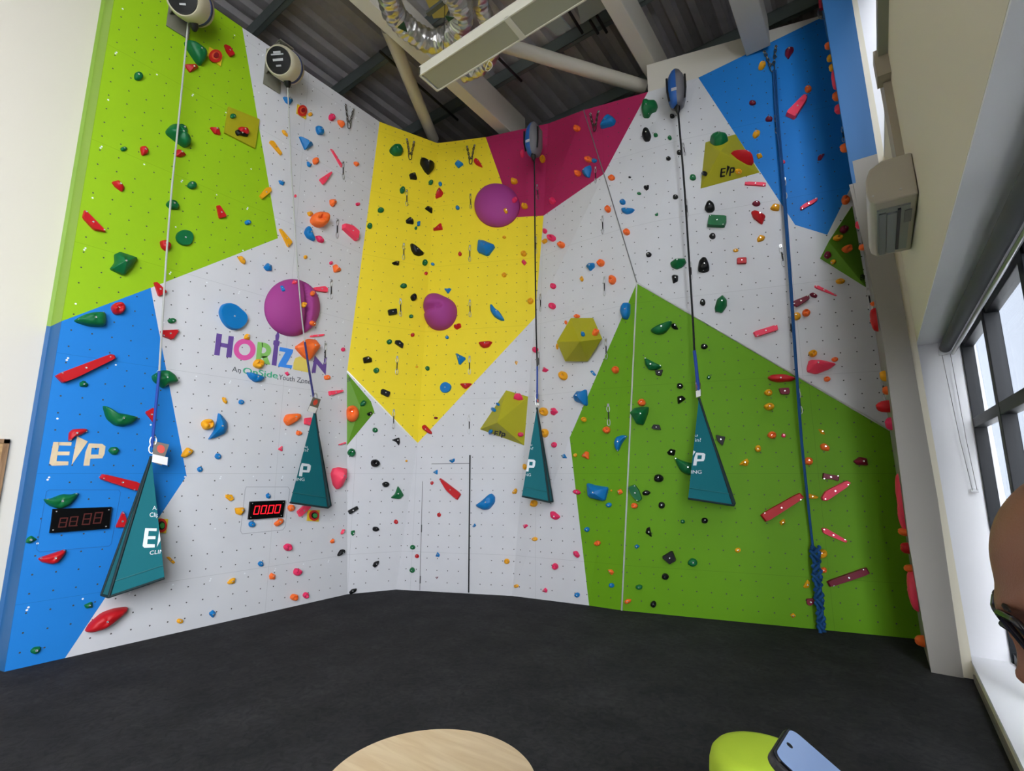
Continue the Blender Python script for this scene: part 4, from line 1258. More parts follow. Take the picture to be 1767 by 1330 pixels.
fv, nv = fnhit(601.5, 653); ep(599.5, 650, 5, 9, 0, fv, .003, nv, 'lettering', BLK, volof('below the yellow overhang'))
# access panels around the timers (fine joints)
JB = mat('joint_blue', '1c5fa4', .6); JW = mat('joint_white', '9c9ca2', .6)
def outline_strip(px_, wd, fn, nrm, m):
    polys = []
    for a, b in zip(px_, px_[1:] + px_[:1]):
        dx, dy = b[0] - a[0], b[1] - a[1]; l = math.hypot(dx, dy); nx, ny = -dy / l * wd, dx / l * wd
        polys.append([(a[0] - nx, a[1] - ny), (b[0] - nx, b[1] - ny), (b[0] + nx, b[1] + ny), (a[0] + nx, a[1] + ny)])
    flat_faces(polys, fn, .0008, nrm, 'panel_joint', m, CW, thick=.001)
outline_strip([(80, 848), (85, 845), (205, 845), (208, 850), (192, 938), (188, 942), (68, 952), (63, 947)], .35, onL, n_x, JB)
outline_strip([(425, 840), (497, 840), (500, 845), (492, 908), (488, 914), (418, 921), (415, 916), (423, 845)], .35, onL, n_x, JW)
# timers
def segdigit(cx, cy, w_, h_, sl, segs, th):
    """seven-segment digit: quads in picture coordinates"""
    q = []
    def P(u, v): return (cx + u * w_ / 2 - v * h_ / 2 * sl, cy + v * h_ / 2 + u * w_ / 2 * -.05)
    t = th
    S7 = {'a': [(-1, -1), (1, -1), (1 - t, -1 + t * .7), (-1 + t, -1 + t * .7)], 'd': [(-1 + t, 1 - t * .7), (1 - t, 1 - t * .7), (1, 1), (-1, 1)],
          'f': [(-1, -1), (-1 + t, -1 + t * .7), (-1 + t, 0), (-1, 0)], 'b': [(1 - t, -1 + t * .7), (1, -1), (1, 0), (1 - t, 0)],
          'e': [(-1, .02), (-1 + t, .02), (-1 + t, 1 - t * .7), (-1, 1)], 'c': [(1 - t, .02), (1, .02), (1, 1), (1 - t, 1 - t * .7)], 'g': [(-1 + t, -t * .3), (1 - t, -t * .3), (1 - t, t * .3), (-1 + t, t * .3)]}
    for s in segs: q.append([P(*p) for p in S7[s]])
    return q
def timer(px_, digs, m, label, seg):
    c = onL(sum(p[0] for p in px_) / 4, sum(p[1] for p in px_) / 4)
    v, f = plate(px_, onL, .001, .035, n_x, '', None, None)
    root = empty('digital_timer', c); tag(root, label, 'timer', 'digital timers on the left wall')
    hs_ = bevel(me_obj('housing', v, f, mat('timer_black', '050506', .35, spec=.25), root), .004)
    q = []
    for d in digs: q += segdigit(*d[:4], .22, seg, .28)
    q.append([(digs[1][0] + 5.2, digs[1][1] + 6.3), (digs[1][0] + 6.8, digs[1][1] + 6.2), (digs[1][0] + 6.6, digs[1][1] + 7.8), (digs[1][0] + 5, digs[1][1] + 7.9)])
    flat_faces(q, onL, .036, n_x, 'digits', m, hs_)
    cx = sum(p[0] for p in px_) / 4; cy = sum(p[1] for p in px_) / 4
    for p in px_:
        e = onL(cx + (p[0] - cx) * .9, cy + (p[1] - cy) * .8) + n_x * .036; add_bolt(root, e, n_x, .007)
LED = mat('led_red', 'ff1020', .4, emit='ff1828', es=1.6); LOFF = mat('led_off', '5a2622', .4)
timer([(430.5, 865.8), (489.5, 863.3), (485.5, 891.5), (427, 895.5)], [(440.5, 879.7, 9, 15, 0), (452.5, 879, 9, 15, 0), (465, 878.4, 9, 15, 0), (476.5, 877.6, 9, 15, 0)], LED, 'black digital timer with lit red digits reading 00.00', 'abcdef')
timer([(91, 878.6), (191, 875), (185.5, 910.7), (84.5, 918.5)], [(107, 901, 14, 17, 0), (125, 899, 14, 17, 0), (148, 895, 14, 20, 0), (167, 893, 14, 20, 0)], LOFF, 'black digital timer with unlit dark digits on the blue panel', 'abcdefg')
# ring-marked push-button plates
PLY = mat('plate_yellow', 'e9c62a', .5); PRD = mat('button_red', 'd12a22', .4); PGN = mat('button_green', '3c9a46', .4); PDK = mat('button_dark', '8e1420', .4)
def button(px_, c, rx, ry, fn, nrm, label, core):
    cc = fn(*c); v, f = plate(px_, fn, .001, .02, nrm, '', None, None)
    o = me_obj('button_plate', v, f, PLY, loc=cc); tag(o, label, 'button', 'yellow plates with a red ring')
    for k, (s, h0, h1, m, nm) in enumerate(((1, .02, .035, PRD, 'ring'), (.62, .03, .042, mat('button_orange', 'e2603a', .4) if core != 'g' else BLACKP, 'ring'), (.4, .03, .06, PGN if core == 'g' else PDK, 'button'))):
        q = [(c[0] + rx * s * math.cos(2 * math.pi * i / 24), c[1] + ry * s * math.sin(2 * math.pi * i / 24)) for i in range(24)]
        v, f = plate(q, fn, h0, h1, nrm, '', None, None); me_obj(nm, v, f, m, o)
button([(360.5, 82), (383.5, 96.7), (379.7, 115), (357.2, 98.5)], (370, 98.4), 11, 11, onL, n_x, 'yellow plate with a red ring on the lime panel', 'r')
button([(512.5, 180.3), (527.5, 190.5), (526.6, 206), (511, 196)], (520, 192.3), 8, 9.5, onL, n_x, 'yellow plate with a red ring on the white panel top', 'r')
button([(530.4, 880), (550.3, 880), (548.3, 899.7), (529, 898)], (539.9, 889), 8.3, 9, onL, n_x, 'yellow plate with a green button beside the lit timer', 'g')
button([(266, 893.5), (289, 895.3), (285, 919.7), (266, 918.5)], (276.5, 906), 9.5, 12, onL, n_x, 'yellow plate with a green button behind the leftmost teal gate', 'g')

# ------------------------------------------------------------------ quickdraws and top anchors
DARK = mat('sling_dark', '1b1b1e', .8); STD = mat('steel_dark', '8a8884', .35, 1)
def oval(c, hx, hz, gate=0):
    """closed carabiner outline in the local x-z plane"""
    return [V((c[0] + hx * (1 if math.cos(a) > 0 else .8) * math.cos(a), 0, c[2] + hz * math.sin(a))) for a in [2 * math.pi * i / 20 for i in range(20)]]
def make_draw():
    r = empty('quickdraw')
    mb = MB(); mb.box((-.02, -.004, -.03), (.02, .004, .025)); mb.tube([(0, -.006, 0), (0, .03, 0)], .012, 8); autosmooth(mb.build('hanger', STEEL, r))
    autosmooth(MB().tube(oval((0, 0, -.075), .028, .06), .0065, 8, closed=True).build('carabiner', STEEL, r), 60)
    bevel(MB().box((-.011, -.006, -.29), (.011, .006, -.12)).build('sling', DARK, r), .003)
    autosmooth(MB().tube(oval((0, 0, -.335), .03, .065), .0065, 8, closed=True).build('carabiner', STEEL, r), 60)
    return r, .4
def copy_tree(o, parent=None):
    c = o.copy(); C.objects.link(c)
    if parent: c.parent = parent
    for ch in o.children: copy_tree(ch, c)
    return c
draw0, DL = make_draw()
QD = [(2, 748, 1095, 750, 1210), (3, 893, 1133, 893, 1238), (4, 113, 972, 127, 1052), (4, 735, 785, 745, 903), (4, 795, 1210, 804, 1345), (4, 1185, 865, 1195, 962), (7, 1180, 115, 1180, 218), (7, 1612, 143, 1614, 236),
      (7, 710, 312, 708, 434), (7, 1160, 475, 1158, 580), (7, 1608, 488, 1607, 593), (7, 668, 720, 668, 846), (7, 1137, 848, 1139, 962), (7, 1608, 857, 1610, 966), (7, 628, 1148, 625, 1282), (12, 1115, 63, 1112, 182),
      (12, 1606, 63, 1605, 180), (12, 1092, 422, 1090, 545), (12, 1604, 460, 1604, 582), (8, 1018, 290, 1020, 406), (8, 1030, 700, 1031, 824), (8, 600, 817, 600, 928), (8, 565, 432, 567, 538), (13, 587, 33, 589, 152),
      (8, 1042, 1122, 1043, 1252), (8, 575, 80, 582, 174), (8, 1582, 178, 1590, 294), (8, 1610, 598, 1618, 714), (13, 1055, 386, 1061, 527), (9, 770, 488, 792, 625), (9, 835, 970, 846, 1108), (9, 1357, 778, 1382, 925), (14, 890, 286, 908, 446),
      (14, 1455, 215, 1470, 355)]
for i, (t, x0, y0, x1, y1) in enumerate(QD):
    f = T(t); a = f(x0, y0); b = f(x1, y1); p, n = hit(*a)
    if p is None: continue
    if a[0] > 1450 or n.z < -.9:
        n = nG; p = aty(a[0], a[1], 6.6)
    q = on(*b, p, n); o = draw0 if i == 0 else copy_tree(draw0)
    zax = (p - q).normalized(); yax = n; xax = yax.cross(zax).normalized(); yax = zax.cross(xax)
    s = (p - q).length / DL
    o.matrix_world = Matrix.Translation(p + n * .012) @ Matrix((xax, yax, zax)).transposed().to_4x4() @ Matrix.Scale(s, 4)
    QD[i] = (o, a[0], (a[1] + b[1]) / 2)
qk = {}
for e in QD:
    if len(e) == 3: qk.setdefault(describe(e[1], e[2], 0, 0), []).append(e)
for d, L in qk.items():
    L.sort(key=lambda e: e[2])
    for i, e in enumerate(L):
        lab = 'hanging quickdraw ' + d
        if len(L) > 1: lab += ', ' + (NUM[i] if i < len(L) - 1 or len(L) > 3 and False else 'lowest')
        tag(e[0], lab, 'quickdraw', 'quickdraws hanging on the climbing wall')
AN = [(2, 762, 710, 815, 742, 783, 872, 'on the white panel left of the yellow panel'), (2, 1180, 943, 1228, 962, 1200, 1082, 'on the left yellow face'), (2, 1590, 993, 1640, 985, 1615, 1112, 'on the right yellow face'),
      (3, 858, 772, 912, 757, 888, 890, 'on the pink panel'), (4, 660, 355, 738, 320, 716, 492, 'on the blue panel above the blue rope')]
for t, x0, y0, x1, y1, x2, y2, lab in AN:
    f = T(t); a, b, c = f(x0, y0), f(x1, y1), f(x2, y2); p, n = hit(*c)
    A_, B_, C_ = [on(*z, p, n) for z in (a, b, c)]
    r = empty('chain_anchor', C_); tag(r, 'two-leg chain anchor ' + lab, 'anchor', 'chain anchors near the wall top')
    u = n
    for P0 in (A_, B_):
        add_bolt(r, P0 + n * .01, n, .022)
        d = (C_ + (P0 - C_) * .28) - P0; N_ = 6; mb = MB(); t_ = d.normalized(); s_ = t_.cross(n).normalized()
        for k in range(N_):
            cc = P0 + n * .025 + d * ((k + .5) / N_); L_ = d.length / N_ * .68; sd_ = s_ if k % 2 else n
            mb.tube([cc + t_ * L_ * math.cos(z) + sd_ * .016 * math.sin(z) for z in [2 * math.pi * i / 12 for i in range(12)]], .006, 6, closed=True)
        autosmooth(mb.build('chain', STD, r), 60)
    mb = MB(); d = C_ - (A_ + B_) / 2; t_ = d.normalized(); s_ = t_.cross(n).normalized(); L_ = d.length * .17; cc = C_ - t_ * L_ + n * .025
    mb.tube([cc + t_ * L_ * math.cos(z) + s_ * L_ * .45 * math.sin(z) for z in [2 * math.pi * i / 18 for i in range(18)]], .008, 6, closed=True)
    autosmooth(mb.build('carabiner', STD, r), 60)

# ------------------------------------------------------------------ auto belays
CRM = mat('belay_cream', 'c9c1a8', .5); GRB = mat('belay_grey', '6f6d72', .55); NAVY = mat('belay_navy', '26335e', .5); BLB = mat('belay_blue', '1f5aa8', .45); LOGO = mat('print_grey', 'b8b8bc', .5)
def drum_belay(x, y, label, wallx):
    c = atx(x, y, LX + .33); r = empty('auto_belay', c); tag(r, label, 'auto belay', 'auto belays at the wall top')
    ax = (CAM - c).normalized() - RT * .42 + UP * .3; ax.normalize(); R = .205
    autosmooth(MB().lathe([(R * .85, -.17), (R * .99, -.14), (R, -.03), (R, .1), (R * .96, .15), (R * .88, .17), (R * .85, .165)], c, ax, 40).build('drum', CRM, r), 50)
    autosmooth(MB().lathe([(R * .82, .16), (R * .8, .178), (R * .3, .185), (.01, .187)], c, ax, 40).build('front_disc', BLACKP, r), 40)
    autosmooth(MB().lathe([(R * 1.0, -.09), (R * 1.035, -.085), (R * 1.035, -.05), (R, -.045)], c, ax, 40).build('band', NAVY, r), 40)
    u = V((0, 0, 1)).cross(ax).normalized(); w = ax.cross(u)
    mb = MB()
    for dx, dy, a, b in ((0, .09, .05, .012), (0, .065, .085, .008), (0, .0, .07, .014), (0, -.07, .035, .01)): mb.obox(c + ax * .187 + u * dx + w * dy, u * a, w * b, ax * .002)
    mb.build('printed_label', LOGO, r)
    # nozzle, wall bracket
    autosmooth(MB().lathe([(.05, 0), (.045, .05), (.02, .09)], c - w * (R * .93), -w, 16).build('nozzle', BLACKP, r))
    mb = MB(); b0 = V((LX + .003, c.y, c.z + .12)); mb.obox(b0 + V((.01, 0, -.05)), (.01, 0, 0), (0, .12, 0), (0, 0, .28))
    for s in (-1, 1): mb.hexa([V((LX, c.y + s * .1 - .006, c.z - .05)), V((c.x, c.y + s * .1 - .006, c.z + .05)), V((c.x, c.y + s * .1 + .006, c.z + .05)), V((LX, c.y + s * .1 + .006, c.z - .05)),
                               V((LX, c.y + s * .1 - .006, c.z + .36)), V((c.x, c.y + s * .1 - .006, c.z + .28)), V((c.x, c.y + s * .1 + .006, c.z + .28)), V((LX, c.y + s * .1 + .006, c.z + .36))])
    mb.box((LX, c.y - .1, c.z + .32), (c.x, c.y + .1, c.z + .34)); bevel(mb.build('bracket', mat('bracket_grey', '7c7a6c', .5), r), .004)
    return c - w * (R + .08)
N1 = drum_belay(329, 6, 'cream drum auto belay at the top of the lime panel', LX)
N2 = drum_belay(492, 112, 'cream drum auto belay with a round black face on white panel', LX)
def boat_belay(x, y, fn, nrm, label):
    c0 = fn(x, y); d = (CAM - c0).normalized(); c = c0 + d * (.22 / d.dot(nrm)); r = empty('auto_belay', c); tag(r, label, 'auto belay', 'auto belays at the wall top')
    u, w = frame_of(nrm); W2, H2, D2_ = .125, .3, .16; N_ = 20
    prof = [(-1, .45), (-.9, .72), (-.6, .92), (-.2, 1), (.2, .95), (.5, .8), (.78, .5), (.95, .2), (1, .03)]
    def shell(name, m, a0, a1, k=1.0):
        vs = []; fs = []; n = 15
        for z, s in prof:
            for i in range(n):
                a = a0 + (a1 - a0) * i / (n - 1); sx = math.copysign(abs(math.cos(a)) ** .8, math.cos(a)); sy = math.copysign(abs(math.sin(a)) ** .8, math.sin(a))
                vs.append(c + w * z * H2 + u * sx * W2 * s * k + nrm * sy * D2_ * s * k)
        for j in range(len(prof) - 1):
            for i in range(n - 1): fs.append((j * n + i, j * n + i + 1, (j + 1) * n + i + 1, (j + 1) * n + i))
        fs.append(tuple(range(n))[::-1]); fs.append(tuple((len(prof) - 1) * n + i for i in range(n)))
        fs += [tuple(j * n for j in range(len(prof))), tuple(j * n + n - 1 for j in range(len(prof)))[::-1]]
        return autosmooth(me_obj(name, vs, fs, m, r), 50)
    shell('grey_shell', GRB, -math.pi * .25, math.pi * .5); shell('grey_shell', GRB, math.pi * 1.02, math.pi * 1.75)
    # blue half faces left and down, darker grey towards the tip
    shell('blue_shell', BLB, math.pi * .5, math.pi * 1.02, 1.005)
    MB().obox(c - w * .13 + nrm * .155 - u * .03, u * .035, w * .022, nrm * .004).build('printed_label', LOGO, r)
    for s in (-1, 1): MB().tube([c + u * s * W2 * .95 * k + nrm * D2_ * .62 * k + w * z for z, k in ((-.24, .85), (-.1, 1.0), (.1, 1.0))], .014, 8).build('side_guard', BLACKP, r)
    autosmooth(MB().lathe([(.04, 0), (.035, .06), (.02, .1)], c - w * H2 * .95, -w, 14).build('nozzle', BLACKP, r))
    mb = MB(); mb.obox(c - nrm * .13 + w * .1, u * .05, w * .16, nrm * .09); mb.build('bracket', mat('bracket_grey', '7c7a6c'), r)
    return c - w * (H2 + .08)
N3 = boat_belay(921, 239, onE, nE, 'grey and blue auto belay at the pink panel top')
N4 = boat_belay(1167, 152, onG, nG, 'grey and blue auto belay beside the blue panel')

# ------------------------------------------------------------------ belay gates (teal fabric wedges) with webbing
TEAL = mat('gate_teal', '006a74', .65, spec=.25, bump=.15, bscale=14); TEALD = mat('gate_piping', '07282c', .7); WHT = mat('print_white', 'e6eef4', .5)
WEBG = mat('webbing_grey', 'b9b9b4', .8); WEBK = mat('webbing_black', '17171a', .8); WEBB = mat('webbing_blue', '2148a6', .7); CARD = mat('card_grey', '6a6258', .5); CARDW = mat('card_white', 'e8e6e4', .5); CARDR = mat('card_red', 'd8402c', .5)
def toward(p, nrm, d): k = (CAM - p).normalized(); return p + k * (d / k.dot(nrm))
def gate(fn, nrm, apex, ridge, side, side2, back, lab, dA, dR, dS, web, clipx, cardpx, texts):
    A = toward(fn(*apex), nrm, dA); Rg = toward(fn(*ridge), nrm, dR); Sd = toward(fn(*side), nrm, dS); S2 = toward(fn(*side2), nrm, max(.02, dS - .08)); Bk = fn(*back) + nrm * .02
    loc = (Rg + Sd + Bk) / 3
    root = empty('belay_gate', loc); tag(root, lab, 'belay gate', 'teal fabric belay gates')
    n = (Sd - A).cross(Rg - A).normalized(); n = -n if n.dot(CAM - A) < 0 else n
    # closed wedge: visible face (apex, side, ridge), the other face runs back to the wall
    mb = MB(); mb.add([A, Sd, Rg, Bk], [(0, 1, 2), (0, 2, 3), (0, 3, 1), (1, 3, 2)])
    o = mb.build('fabric_face', TEAL, root); 
    # slightly sagging cloth: subdivide and displace a little
    md = o.modifiers.new('s', 'SUBSURF'); md.subdivision_type = 'SIMPLE'; md.levels = md.render_levels = 2
    # side flap
    A2 = A - n * .015; fl = MB(); fl.add([A2, Sd - n * .004, S2, A2 - n * .01, Sd - n * .03, S2 - n * .03], [(0, 1, 2), (3, 5, 4), (0, 3, 4, 1), (1, 4, 5, 2), (2, 5, 3, 0)]); fl.build('side_flap', mat('gate_teal_dark', '075a63', .6), root)
    MB().tube([A, Sd], .014, 8).build('piping', TEALD, root); MB().tube([Sd, S2], .012, 8).build('piping', TEALD, root); MB().tube([A2, S2], .012, 8).build('piping', TEALD, root)
    MB().tube([Sd, Rg], .012, 8).build('piping', TEALD, root)
    # hem stitched along the foot
    h1 = Sd + (A - Sd) * .1; h2 = Rg + (A - Rg) * .1
    MB().tube([h1 + n * .002, h2 + n * .002], .006, 6).build('hem', mat('gate_hem', '086a72', .6), root)
    # webbing strap
    for nm, pts, r_, m_, top in web:
        yy0 = dev[1]; yy1 = apex[1]
        P = []
        for x, y in pts:
            t_ = (y - yy0) / (yy1 - yy0); dep = (dev3 - CAM).dot(FW) * (1 - t_) + (A - CAM).dot(FW) * t_
            P.append(CAM + ray(x, y) * dep)
        autosmooth(MB().tube(spline(P, 4), r_, 8).build(nm, m_, root), 60)
    c0 = A + V((0, 0, .03)); mb = MB(); s_ = n.cross(V((0, 0, 1))).normalized()
    for k, dz in enumerate((.05, .13)):
        mb.tube([c0 + V((0, 0, dz)) + V((0, 0, 1)) * .05 * math.cos(z) + s_ * .028 * math.sin(z) for z in [2 * math.pi * i / 16 for i in range(16)]], .007, 6, closed=True)
    autosmooth(mb.build('carabiner', STEEL, root), 60)
    pA = A + n * .02
    def fc(x, y): return on(x, y, pA, n)
    v, f = plate(cardpx, fc, 0, .006, n, '', None, None); card = me_obj('info_card', v, f, CARD, root)
    cx = sum(p[0] for p in cardpx) / 4; cy = sum(p[1] for p in cardpx) / 4; d0 = cardpx[3][0] - cardpx[0][0], cardpx[3][1] - cardpx[0][1]; d1 = cardpx[1][0] - cardpx[0][0], cardpx[1][1] - cardpx[0][1]
    def cp(u_, v_): return (cardpx[0][0] + d1[0] * u_ + d0[0] * v_, cardpx[0][1] + d1[1] * u_ + d0[1] * v_)
    flat_faces([[cp(0, .62), cp(1, .62), cp(1, 1), cp(0, 1)]], fc, .007, n, 'card_print', CARDW, card)
    flat_faces([[cp(.5 + .26 * math.cos(z), .3 + .2 * math.sin(z)) for z in [2 * math.pi * i / 14 for i in range(14)]]], fc, .007, n, 'card_print', CARDR, card)
    pf = A; 
    def ff(x, y): return on(x, y, pf, n)
    ex, ey = ridge[0] - apex[0], ridge[1] - apex[1]; nx, ny = ey, -ex
    if (side[0] - apex[0]) * nx + (side[1] - apex[1]) * ny > 0: nx, ny = -nx, -ny
    cl = (apex[0], apex[1], nx, ny)
    for kind, *a in texts:
        if kind == 'w': word(a[0], a[1], a[2], a[3], ff, .004, n, 'printed_text', WHT, root, clip=cl)
        else:
            polys = a[0]
            # clip mark polygons at the fold with bmesh
            bm = bmesh.new()
            for pl_ in polys:
                try: bm.faces.new([bm.verts.new((x, y, 0)) for x, y in pl_])
                except ValueError: pass
            bmesh.ops.bisect_plane(bm, geom=bm.verts[:] + bm.edges[:] + bm.faces[:], plane_co=(cl[0], cl[1], 0), plane_no=(cl[2], cl[3], 0), clear_outer=True)
            pp = [[tuple(v.co[:2]) for v in f_.verts] for f_ in bm.faces]; bm.free()
            if pp: flat_faces(pp, ff, .003, n, 'printed_mark', WHT, root)
    return root
def mark(ox, oy, sx, sy, sh, parts):
    out = []
    for k, polys in (('E', EPE), ('T', EPT), ('P', EPP)):
        if k in parts: out += [[(ox + (x - 332) / 380 * sx, oy + (y - 597) / 198 * sy + (x - 332) / 380 * sh) for x, y in pl_] for pl_ in polys]
    return out
dev = (325, 38); dev3 = N1
gate(onL, n_x, (261, 787), (284, 997), (187.5, 1030), (175, 1026), (270, 985), 'leftmost teal belay gate, largest, in front of the blue panel', .16, .42, .3,
     [('webbing', [(325, 34), (316, 130), (303, 260), (296, 330), (288, 430), (281, 540), (275, 640)], .0105, WEBG, None), ('sling', [(275, 640), (271, 680), (262, 772)], .015, WEBB, None)], 0,
     [(265.5, 761), (292, 767), (279, 803), (262, 797)],
     [('w', 'Are you', (263, 879.5), (296, 879.5), (.5, -7), 0), ('w', 'Clipped in?', (258, 891.5), (303, 891.5), (.8, -7.5), 0), ('m', mark(246, 903, 62, 42, 0, 'ETP')), ('w', 'CLIMBING', (258, 957), (310, 951), (.8, -7), 0)])
dev = (497, 140); dev3 = N2
gate(onL, n_x, (543, 705), (500.5, 867), (566, 876), (571, 872), (540, 868), 'second teal belay gate from left, under the multicoloured lettering', .3, .4, .22,
     [('webbing', [(496, 136), (499, 210), (503, 300), (506, 345), (512, 440), (519, 530), (526, 590)], .009, WEBG, None), ('sling', [(526, 590), (532, 630), (542, 690)], .014, mat('webbing_navy', '2c2a6c', .7), None)], 0,
     [(540, 685), (553, 689), (545, 713), (530, 709)],
     [('w', 'you', (515, 771), (530, 773), (0, -5), 0), ('w', 'ped in?', (500, 777.5), (532, 779.5), (0, -6), 0), ('m', mark(483, 789, 53, 30, 4, 'TP')), ('w', 'CLIMBING', (487, 829), (525, 829.5), (0, -5.5), 0)])
dev = (922, 258); dev3 = N3
gate(onE, nE, (926.5, 703), (900.5, 856), (948, 866), (954, 865), (930, 858), 'third teal belay gate, narrowest, on the grey-white face', .16, .38, .2,
     [('webbing', [(922, 258), (923, 380), (923.5, 450), (925, 560), (927, 632)], .011, WEBK, None), ('sling', [(927, 632), (927, 660), (926.5, 694)], .013, WEBB, None)], 0,
     [(926, 688), (930, 689), (930, 700), (926, 699)],
     [('w', 'you', (908, 769), (918, 769), (0, -4), 0), ('w', 'ped in?', (897, 776), (920, 776), (0, -5), 0), ('m', mark(882, 784, 42, 28, 2, 'TP')), ('w', 'CLIMBING', (884, 821), (916, 821.5), (0, -5), 0)])
dev = (1169, 182); dev3 = N4
gate(onG, nG, (1206, 686), (1187.5, 860), (1266, 872), (1268, 868), (1235, 862), 'rightmost teal belay gate, on the lime green face', .16, .38, .22,
     [('webbing', [(1169, 180), (1175, 250), (1180, 310), (1186, 400), (1191, 480), (1196, 560), (1198, 605)], .013, WEBK, None), ('sling', [(1198, 605), (1201, 630), (1205, 674)], .021, WEBB, None)], 0,
     [(1199, 657), (1207, 654), (1209, 684), (1201, 686)],
     [('w', 'you', (1184, 753), (1203.5, 753), (0, -5), 0), ('w', 'ped in?', (1181, 762), (1209.5, 762), (0, -6.5), 0), ('m', mark(1163, 774, 54, 29, 0, 'TP')), ('w', 'CLIMBING', (1161, 817), (1210.5, 817), (0, -6), 0)])
# blue rope from the anchor, chained at its foot
RB = mat('rope_blue', '0f4f8c', .8, bump=.6, bscale=220); r = empty('climbing_rope', onG(1410, 1088)); tag(r, 'blue climbing rope hanging from the blue panel, daisy-chained at its foot', 'rope')
for k, dx in enumerate((0, 4)):
    P = []
    for x, y in [(1334, 124), (1338, 200), (1344, 270), (1349, 330), (1354, 400), (1361, 500), (1367, 590), (1372, 660), (1380, 760), (1390, 850), (1400, 935), (1404, 960)]:
        q = onG(x + dx * (1 - (y - 124) / 900), y); P.append(q + nG * (.03 + .1 * math.sin(math.pi * min(1, max(0, (y - 124) / 900)))))
    autosmooth(MB().tube(spline(P, 4), .010 if k else .013, 10).build('strand', RB, r), 60)
for k in range(3):
    P = []
    for i in range(90):
        t_ = i / 89; x = 1403 + 12 * t_; y = 940 + 147 * t_; q = onG(x, y); u, w = frame_of(nG); a = i * .52 + k * 2.094; am = .034 * (1 - .35 * t_) + .008 * math.sin(i * 1.3)
        P.append(q + nG * (.1 + am * math.sin(a)) + u * am * 1.1 * math.cos(a * .5 + k))
    autosmooth(MB().tube(P, .017, 8).build('chained_rope', RB, r), 60)
# red sling and carabiner at the top right corner
sp = aty(1416, -8, 6.3); sp2 = aty(1417.5, 16, 6.3)
r = empty('red_sling', sp2); tag(r, 'red sling with a dark carabiner at the blue corner top', 'sling')
MB().tube([sp, sp2], .025, 8).build('webbing', mat('sling_red', 'b02038', .8), r)
MB().tube([sp2 + V((0, 0, -.06)) + V((0, 0, 1)) * .075 * math.cos(z) + RT * .05 * math.sin(z) for z in [2 * math.pi * i / 16 for i in range(16)]], .009, 8, closed=True).build('carabiner', STD, r)

# ------------------------------------------------------------------ window side: air unit, trunking, roller blind
ACW = mat('unit_white', 'bdb5a8', .3); ACG = mat('unit_grey', '9ba0a0', .4); SLOT = mat('unit_slot', '0c1230', .4)
r = empty('air_conditioner', (.25, 4.4, 3.5)); tag(r, 'white wall-mounted air unit high beside the end face', 'air conditioner')
w0 = WX(3.6); 
# body profile in x-z, extruded along y
prof = [(w0 - .002, 3.5), (.16, 3.5), (.125, 3.53), (.115, 3.6), (.12, 3.68), (.15, 3.76), (.22, 3.8), (WX(3.8) - .002, 3.8)]
ya, yb2 = 3.97, 5.0
vs = [(x, ya, z) for x, z in prof] + [(x, yb2, z) for x, z in prof]; n = len(prof)
fs = [tuple(range(n)), tuple(range(n, 2 * n))[::-1]] + [(i, i + n, (i + 1) % n + n, (i + 1) % n) for i in range(n)]
o = me_obj('body', vs, fs, ACW, r); bevel(o, .012, 3)
MB().box((.165, 4.08, 3.488), (.35, 4.9, 3.5)).build('underside', ACG, r)
MB().box((.175, 4.12, 3.478), (.215, 4.92, 3.489)).build('louvre', mat('louvre_grey', '8f949c', .35), r)
MB().box((.22, 4.14, 3.474), (.275, 4.9, 3.489)).build('louvre', mat('louvre_grey', '8f949c'), r)
MB().box((.28, 4.1, 3.476), (.298, 4.86, 3.4885)).build('air_slot', SLOT, r)
MB().box((.32, 4.16, 3.482), (.36, 4.36, 3.4885)).build('label_plate', mat('label_grey', '77787a', .5), r)
for x, y, z in ((.3, 3.966, 3.56), (.15, 3.966, 3.56)): MB().tube([(x, y, z), (x, y + .01, z)], .007, 8).build('screw', STEEL, r)
r = empty('cable_trunking', (.33, 4.2, 4.88)); tag(r, 'pale trunking along and below the upper window sill', 'trunking')
TRK = mat('trunking_pale', '9c9e90', .5)
def wl(z, d): return WX(z) - d
for (y0, y1, z0, z1, d) in ((YW0, 4.4, 4.78, 4.86, .06),): 
    MB().hexa([(wl(z0, d), y0, z0), (wl(z0, 0), y0, z0), (wl(z0, 0), y1, z0), (wl(z0, d), y1, z0), (wl(z1, d), y0, z1), (wl(z1, 0), y0, z1), (wl(z1, 0), y1, z1), (wl(z1, d), y1, z1)]).build('channel', TRK, r)
z0, z1, y0, y1, d = 3.9, 4.86, 4.35, 4.62, .05
MB().hexa([(wl(z0, d), y0, z0), (wl(z0, 0), y0, z0), (wl(z0, 0), y1, z0), (wl(z0, d), y1, z0), (wl(z1, d), y0, z1), (wl(z1, 0), y0, z1), (wl(z1, 0), y1, z1), (wl(z1, d), y1, z1)]).build('riser', mat('trunking_beige', 'ada392', .6), r)
z0, z1, y0, y1, d = 4.62, 4.84, 4.25, 4.4, .085
MB().hexa([(wl(z0, d), y0, z0), (wl(z0, 0), y0, z0), (wl(z0, 0), y1, z0), (wl(z0, d), y1, z0), (wl(z1, d), y0, z1), (wl(z1, 0), y0, z1), (wl(z1, 0), y1, z1), (wl(z1, d), y1, z1)]).build('junction_box', mat('trunking_beige', 'ada392'), r)
